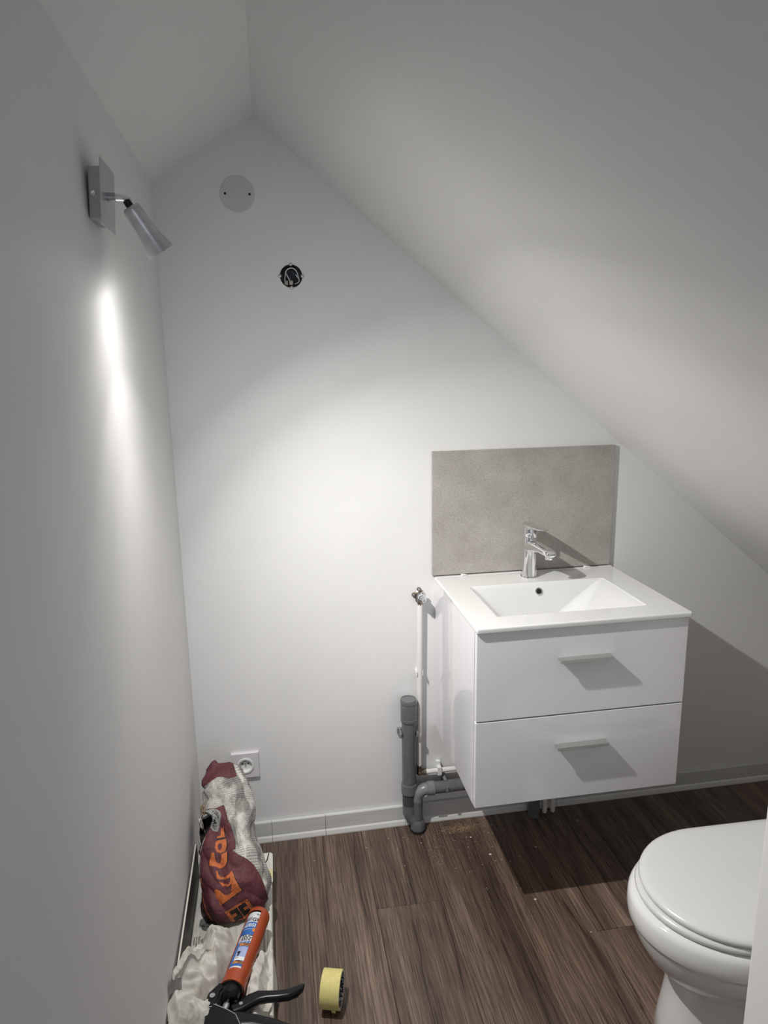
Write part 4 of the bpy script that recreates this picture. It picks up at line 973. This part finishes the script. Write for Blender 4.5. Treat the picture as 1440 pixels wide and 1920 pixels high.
onlabel('POUR LES', 0.0048, -10, 0.388, 'ink'); onlabel('JOINTS', 0.0048, -4, 0.368, 'ink')
onlabel('POUR LES', 0.0048, -12, 0.088, 'ink'); onlabel('JOINTS', 0.0048, -2, 0.068, 'ink')
sb = MB()
for i in range(6):
    a0 = -58+i*8.0
    v_ = [cylp(radians(a0+k), LD0+(LD1-LD0)*f, RC+0.0006) for k, f in ((0, 0.822), (3.6, 0.822), (5.6, 0.892), (2.0, 0.892))]
    sb.add(v_, [(0, 1, 2, 3)])
sb.build('label_bars', M['ink_blue'], crt, smooth=False, fix=False)
pic = MB()
for a0, f0, a1, f1 in ((-24, 0.235, -8, 0.270), (-20, 0.185, -12, 0.240), (-26, 0.250, -18, 0.262), (-14, 0.215, -8, 0.228), (-26, 0.150, -20, 0.160), (-16, 0.150, -10, 0.160)):
    pic.add([cylp(radians(a), LD0+(LD1-LD0)*f, RC+0.0008) for a, f in ((a0, f0), (a1, f0), (a1, f1), (a0, f1))], [(0, 1, 2, 3)])
pic.build('label_figure', M['ink'], crt, smooth=False, fix=False)
# gun frame: two side plates, hub, rod, trigger, handle
fr = MB()
fr.lathe(GB-gd*0.030, gd, [(0, 0.0150), (0.006, 0.0205), (0.012, 0.0215), (0.030, 0.0225), (0.0305, 0.0200)], 32)
side = [(-0.028, 0.004), (-0.046, -0.026), (-0.046, -0.040), (-0.036, -0.066), (-0.030, -0.100), (-0.012, -0.104), (0.030, -0.100), (0.052, -0.078), (0.048, -0.045), (0.036, -0.018), (0.030, 0.004)]
fr.prism(side, gp3(0, 0, -0.020), gs, gd, gn, 0.0035)
lowd = [(-0.030, 0.000), (-0.045, -0.027), (-0.045, -0.040), (-0.036, -0.064), (-0.022, -0.058), (-0.022, -0.020), (-0.012, 0.002)]
fr.prism(lowd, gp3(0, 0, 0.010), gs, gd, gn, 0.004)
fr.prism([(-0.024, -0.054), (0.010, -0.064), (0.034, -0.074), (0.056, -0.100), (0.020, -0.125), (-0.020, -0.115), (-0.033, -0.085)], gp3(0, 0, 0.012), gs, gd, gn, 0.004)
fr.prism([(-0.046, -0.026), (-0.046, -0.040), (-0.036, -0.066), (-0.030, -0.100), (-0.026, -0.100), (-0.032, -0.066), (-0.042, -0.040), (-0.042, -0.026)], gp3(0, 0, -0.018), gs, gd, gn, 0.030)
fr_o = fr.build('frame', M['black_metal'], gun, smooth=False, bevel=0.0012)
edge = MB(); edge.tube([gp3(-0.023, -0.0555, 0.0165), gp3(0.010, -0.0655, 0.0165), gp3(0.033, -0.0755, 0.0165), gp3(0.050, -0.098, 0.0165)], 0.0011, 8)
edge.build('worn_edge', M['steel'], fr_o)
MB().cyl(gp3(-0.034, -0.034, 0.014), gp3(-0.034, -0.034, 0.0165), 0.0062, n=20).build('rivet', M['nickel'], fr_o)
MB().cyl(gp3(0.022, -0.040, -0.015), gp3(0.022, -0.040, 0.012), 0.0032, n=14).build('rivet', M['black_metal'], fr_o)
MB().cyl(gp3(0.034, -0.042, -0.015), gp3(0.034, -0.042, 0.010), 0.0040, n=14).build('rivet', M['nickel'], fr_o)
MB().lathe(GB-gd*0.170, gd, [(0, 0.0036), (0.165, 0.0036)], 16).build('rod', M['steel'], gun)
MB().lathe(GB-gd*0.058, gd, [(0, 0.0065), (0.004, 0.0075), (0.018, 0.0075), (0.022, 0.0060)], 20).build('thrust_collar', M['steel'], gun)
def band(path, w_, th_, n=18):
    rs = []
    P_ = [gp3(*q) for q in path]
    for i, p in enumerate(P_):
        d = (P_[min(i+1, len(P_)-1)]-P_[max(i-1, 0)]).normalized(); s_ = gn.cross(d).normalized()
        ww, tt_ = w_[i], th_[i]
        rs.append([p+s_*(ww*abs(cos(a))**0.7*(1 if cos(a) > 0 else -1))+gn*(tt_*abs(sin(a))**0.7*(1 if sin(a) > 0 else -1)) for a in [2*pi*k/n for k in range(n)]])
    return MB().rings(rs)
band([(0.018, -0.055, 0.0), (0.034, -0.044, 0.0), (0.052, -0.026, 0.0), (0.066, -0.016, 0.0), (0.086, -0.012, 0.0), (0.108, -0.009, 0.0), (0.130, -0.004, 0.0), (0.146, 0.005, 0.0), (0.157, 0.016, 0.001), (0.161, 0.0245, 0.002)],
     [0.012, 0.014, 0.016, 0.0145, 0.0115, 0.0108, 0.0108, 0.0100, 0.0075, 0.003], [0.010]*8+[0.007, 0.003]).build('trigger', M['black_metal'], gun)
band([(0.010, -0.085, 0.0), (0.040, -0.080, 0.0), (0.075, -0.078, 0.0), (0.115, -0.083, 0.0), (0.155, -0.094, 0.0), (0.195, -0.108, 0.0), (0.215, -0.116, 0.0)],
     [0.030, 0.022, 0.0165, 0.0155, 0.0155, 0.0150, 0.010], [0.014, 0.0135, 0.0125, 0.012, 0.012, 0.0115, 0.008]).build('handle', M['black_metal'], gun)

# ------------------------------------------------------------------ masking tape roll standing on its rim
RT, WT = 0.0425, 0.047
TC = Vector((0.3600, -0.638, RT+0.0003)); tax = Vector((0.961, -0.276, 0)).normalized()
tp = thing('masking_tape', 'yellow roll of masking tape standing on its rim on the floor', 'tape', (TC.x, TC.y, 0))
MB().lathe(TC-tax*WT/2, tax, [(0, RT-0.0022), (0, RT-0.0005), (0.0005, RT), (WT-0.0005, RT), (WT, RT-0.0005), (WT, RT-0.0022)], 64, False, False).build('tape_layers', M['tape_yellow'], tp, angle=30)
core = MB().lathe(TC-tax*WT/2, tax, [(0, RT-0.0022), (0.0, RT-0.0048), (WT, RT-0.0048), (WT, RT-0.0022)], 64, False, False).build('core', M['offcut_core'], tp, angle=30)
m, t, b = nt('printed_core'); setp(b, rough=0.6)
nn_ = noise_n(t, coords(t, 'Object'), 210, 3, 0.7)
t.links.new(ramp(t, nn_, [(0.50, (0.015, 0.015, 0.018)), (0.56, (0.42, 0.41, 0.42))]), b.inputs['Base Color']); M['core_print'] = m
MB().lathe(TC-tax*(WT/2-0.0005), tax, [(0, RT-0.0050), (WT-0.001, RT-0.0050)], 64, False, False).build('core_print', M['core_print'], tp, fix=False)
MB().prism([(-0.005, 0), (0.008, 0), (0.006, 0.007), (-0.003, 0.006)], TC+Vector((0, -RT*0.60, -RT*0.80))-tax*0.002, tax, Vector((0, -0.80, -0.60)), Vector((0, -0.60, 0.80)), 0.0004).build('tape_end', M['tape_yellow'], tp, smooth=False)

# ------------------------------------------------------------------ crumbs and sawdust on the floor
random.seed(11)
cr_ = MB()
def chip(mb, x_, y_, s, mi=0):
    a = random.uniform(0, 6.28); e = random.uniform(0.5, 1.6)
    v_ = []
    for k in range(5):
        q = a+k*2*pi/5; r = s*random.uniform(0.6, 1.1); v_.append(Vector((x_+r*cos(q)*e, y_+r*sin(q), 0.0001)))
    top = Vector((x_, y_, s*random.uniform(0.5, 1.0))); mb.add(v_+[top], [(k, (k+1) % 5, 5) for k in range(5)]+[(4, 3, 2, 1, 0)], mi)
for i in range(150):
    x_ = random.gauss(0.86, 0.13); y_ = -abs(random.gauss(0.03, 0.16))-0.02
    if 0.5 < x_ < 1.4 and y_ > -0.7 and not (abs(x_-0.7) < 0.03 and y_ > -0.08): chip(cr_, x_, y_, random.choice((0.0007, 0.0009, 0.0011, 0.0016)))
for i in range(40): chip(cr_, random.gauss(0.735, 0.018), random.uniform(-0.22, -0.10), 0.0009)
for x_, y_, s in ((0.905, -0.205, 0.004), (0.868, -0.115, 0.003), (0.975, -0.41, 0.0035), (0.52, -0.10, 0.002), (0.60, -0.07, 0.002), (1.06, -0.20, 0.003), (0.35, -0.13, 0.0015), (1.08, -0.55, 0.002), (1.25, -0.1, 0.003)): chip(cr_, x_, y_, s)
tag(cr_.build('plaster_crumbs', M['crumb'], smooth=False), 'tiny white plaster crumbs scattered on the brown floor near the pipes', 'crumbs', kind='stuff')
sd = MB()
for i in range(900):
    x_ = 0.845+random.gauss(0, 0.04); y_ = -0.062+random.gauss(0, 0.013)-0.15*(x_-0.845)*0
    if y_ < -0.018: chip(sd, x_, y_, random.uniform(0.0005, 0.0013))
for i in range(500):
    x_ = random.gauss(0.90, 0.06); y_ = -abs(random.gauss(0, 0.10))-0.02
    chip(sd, x_, y_, random.uniform(0.0004, 0.0009))
tag(sd.build('sawdust', M['sawdust'], smooth=False), 'pale brown sawdust on the floor beside the waste pipe foot', 'sawdust', kind='stuff')
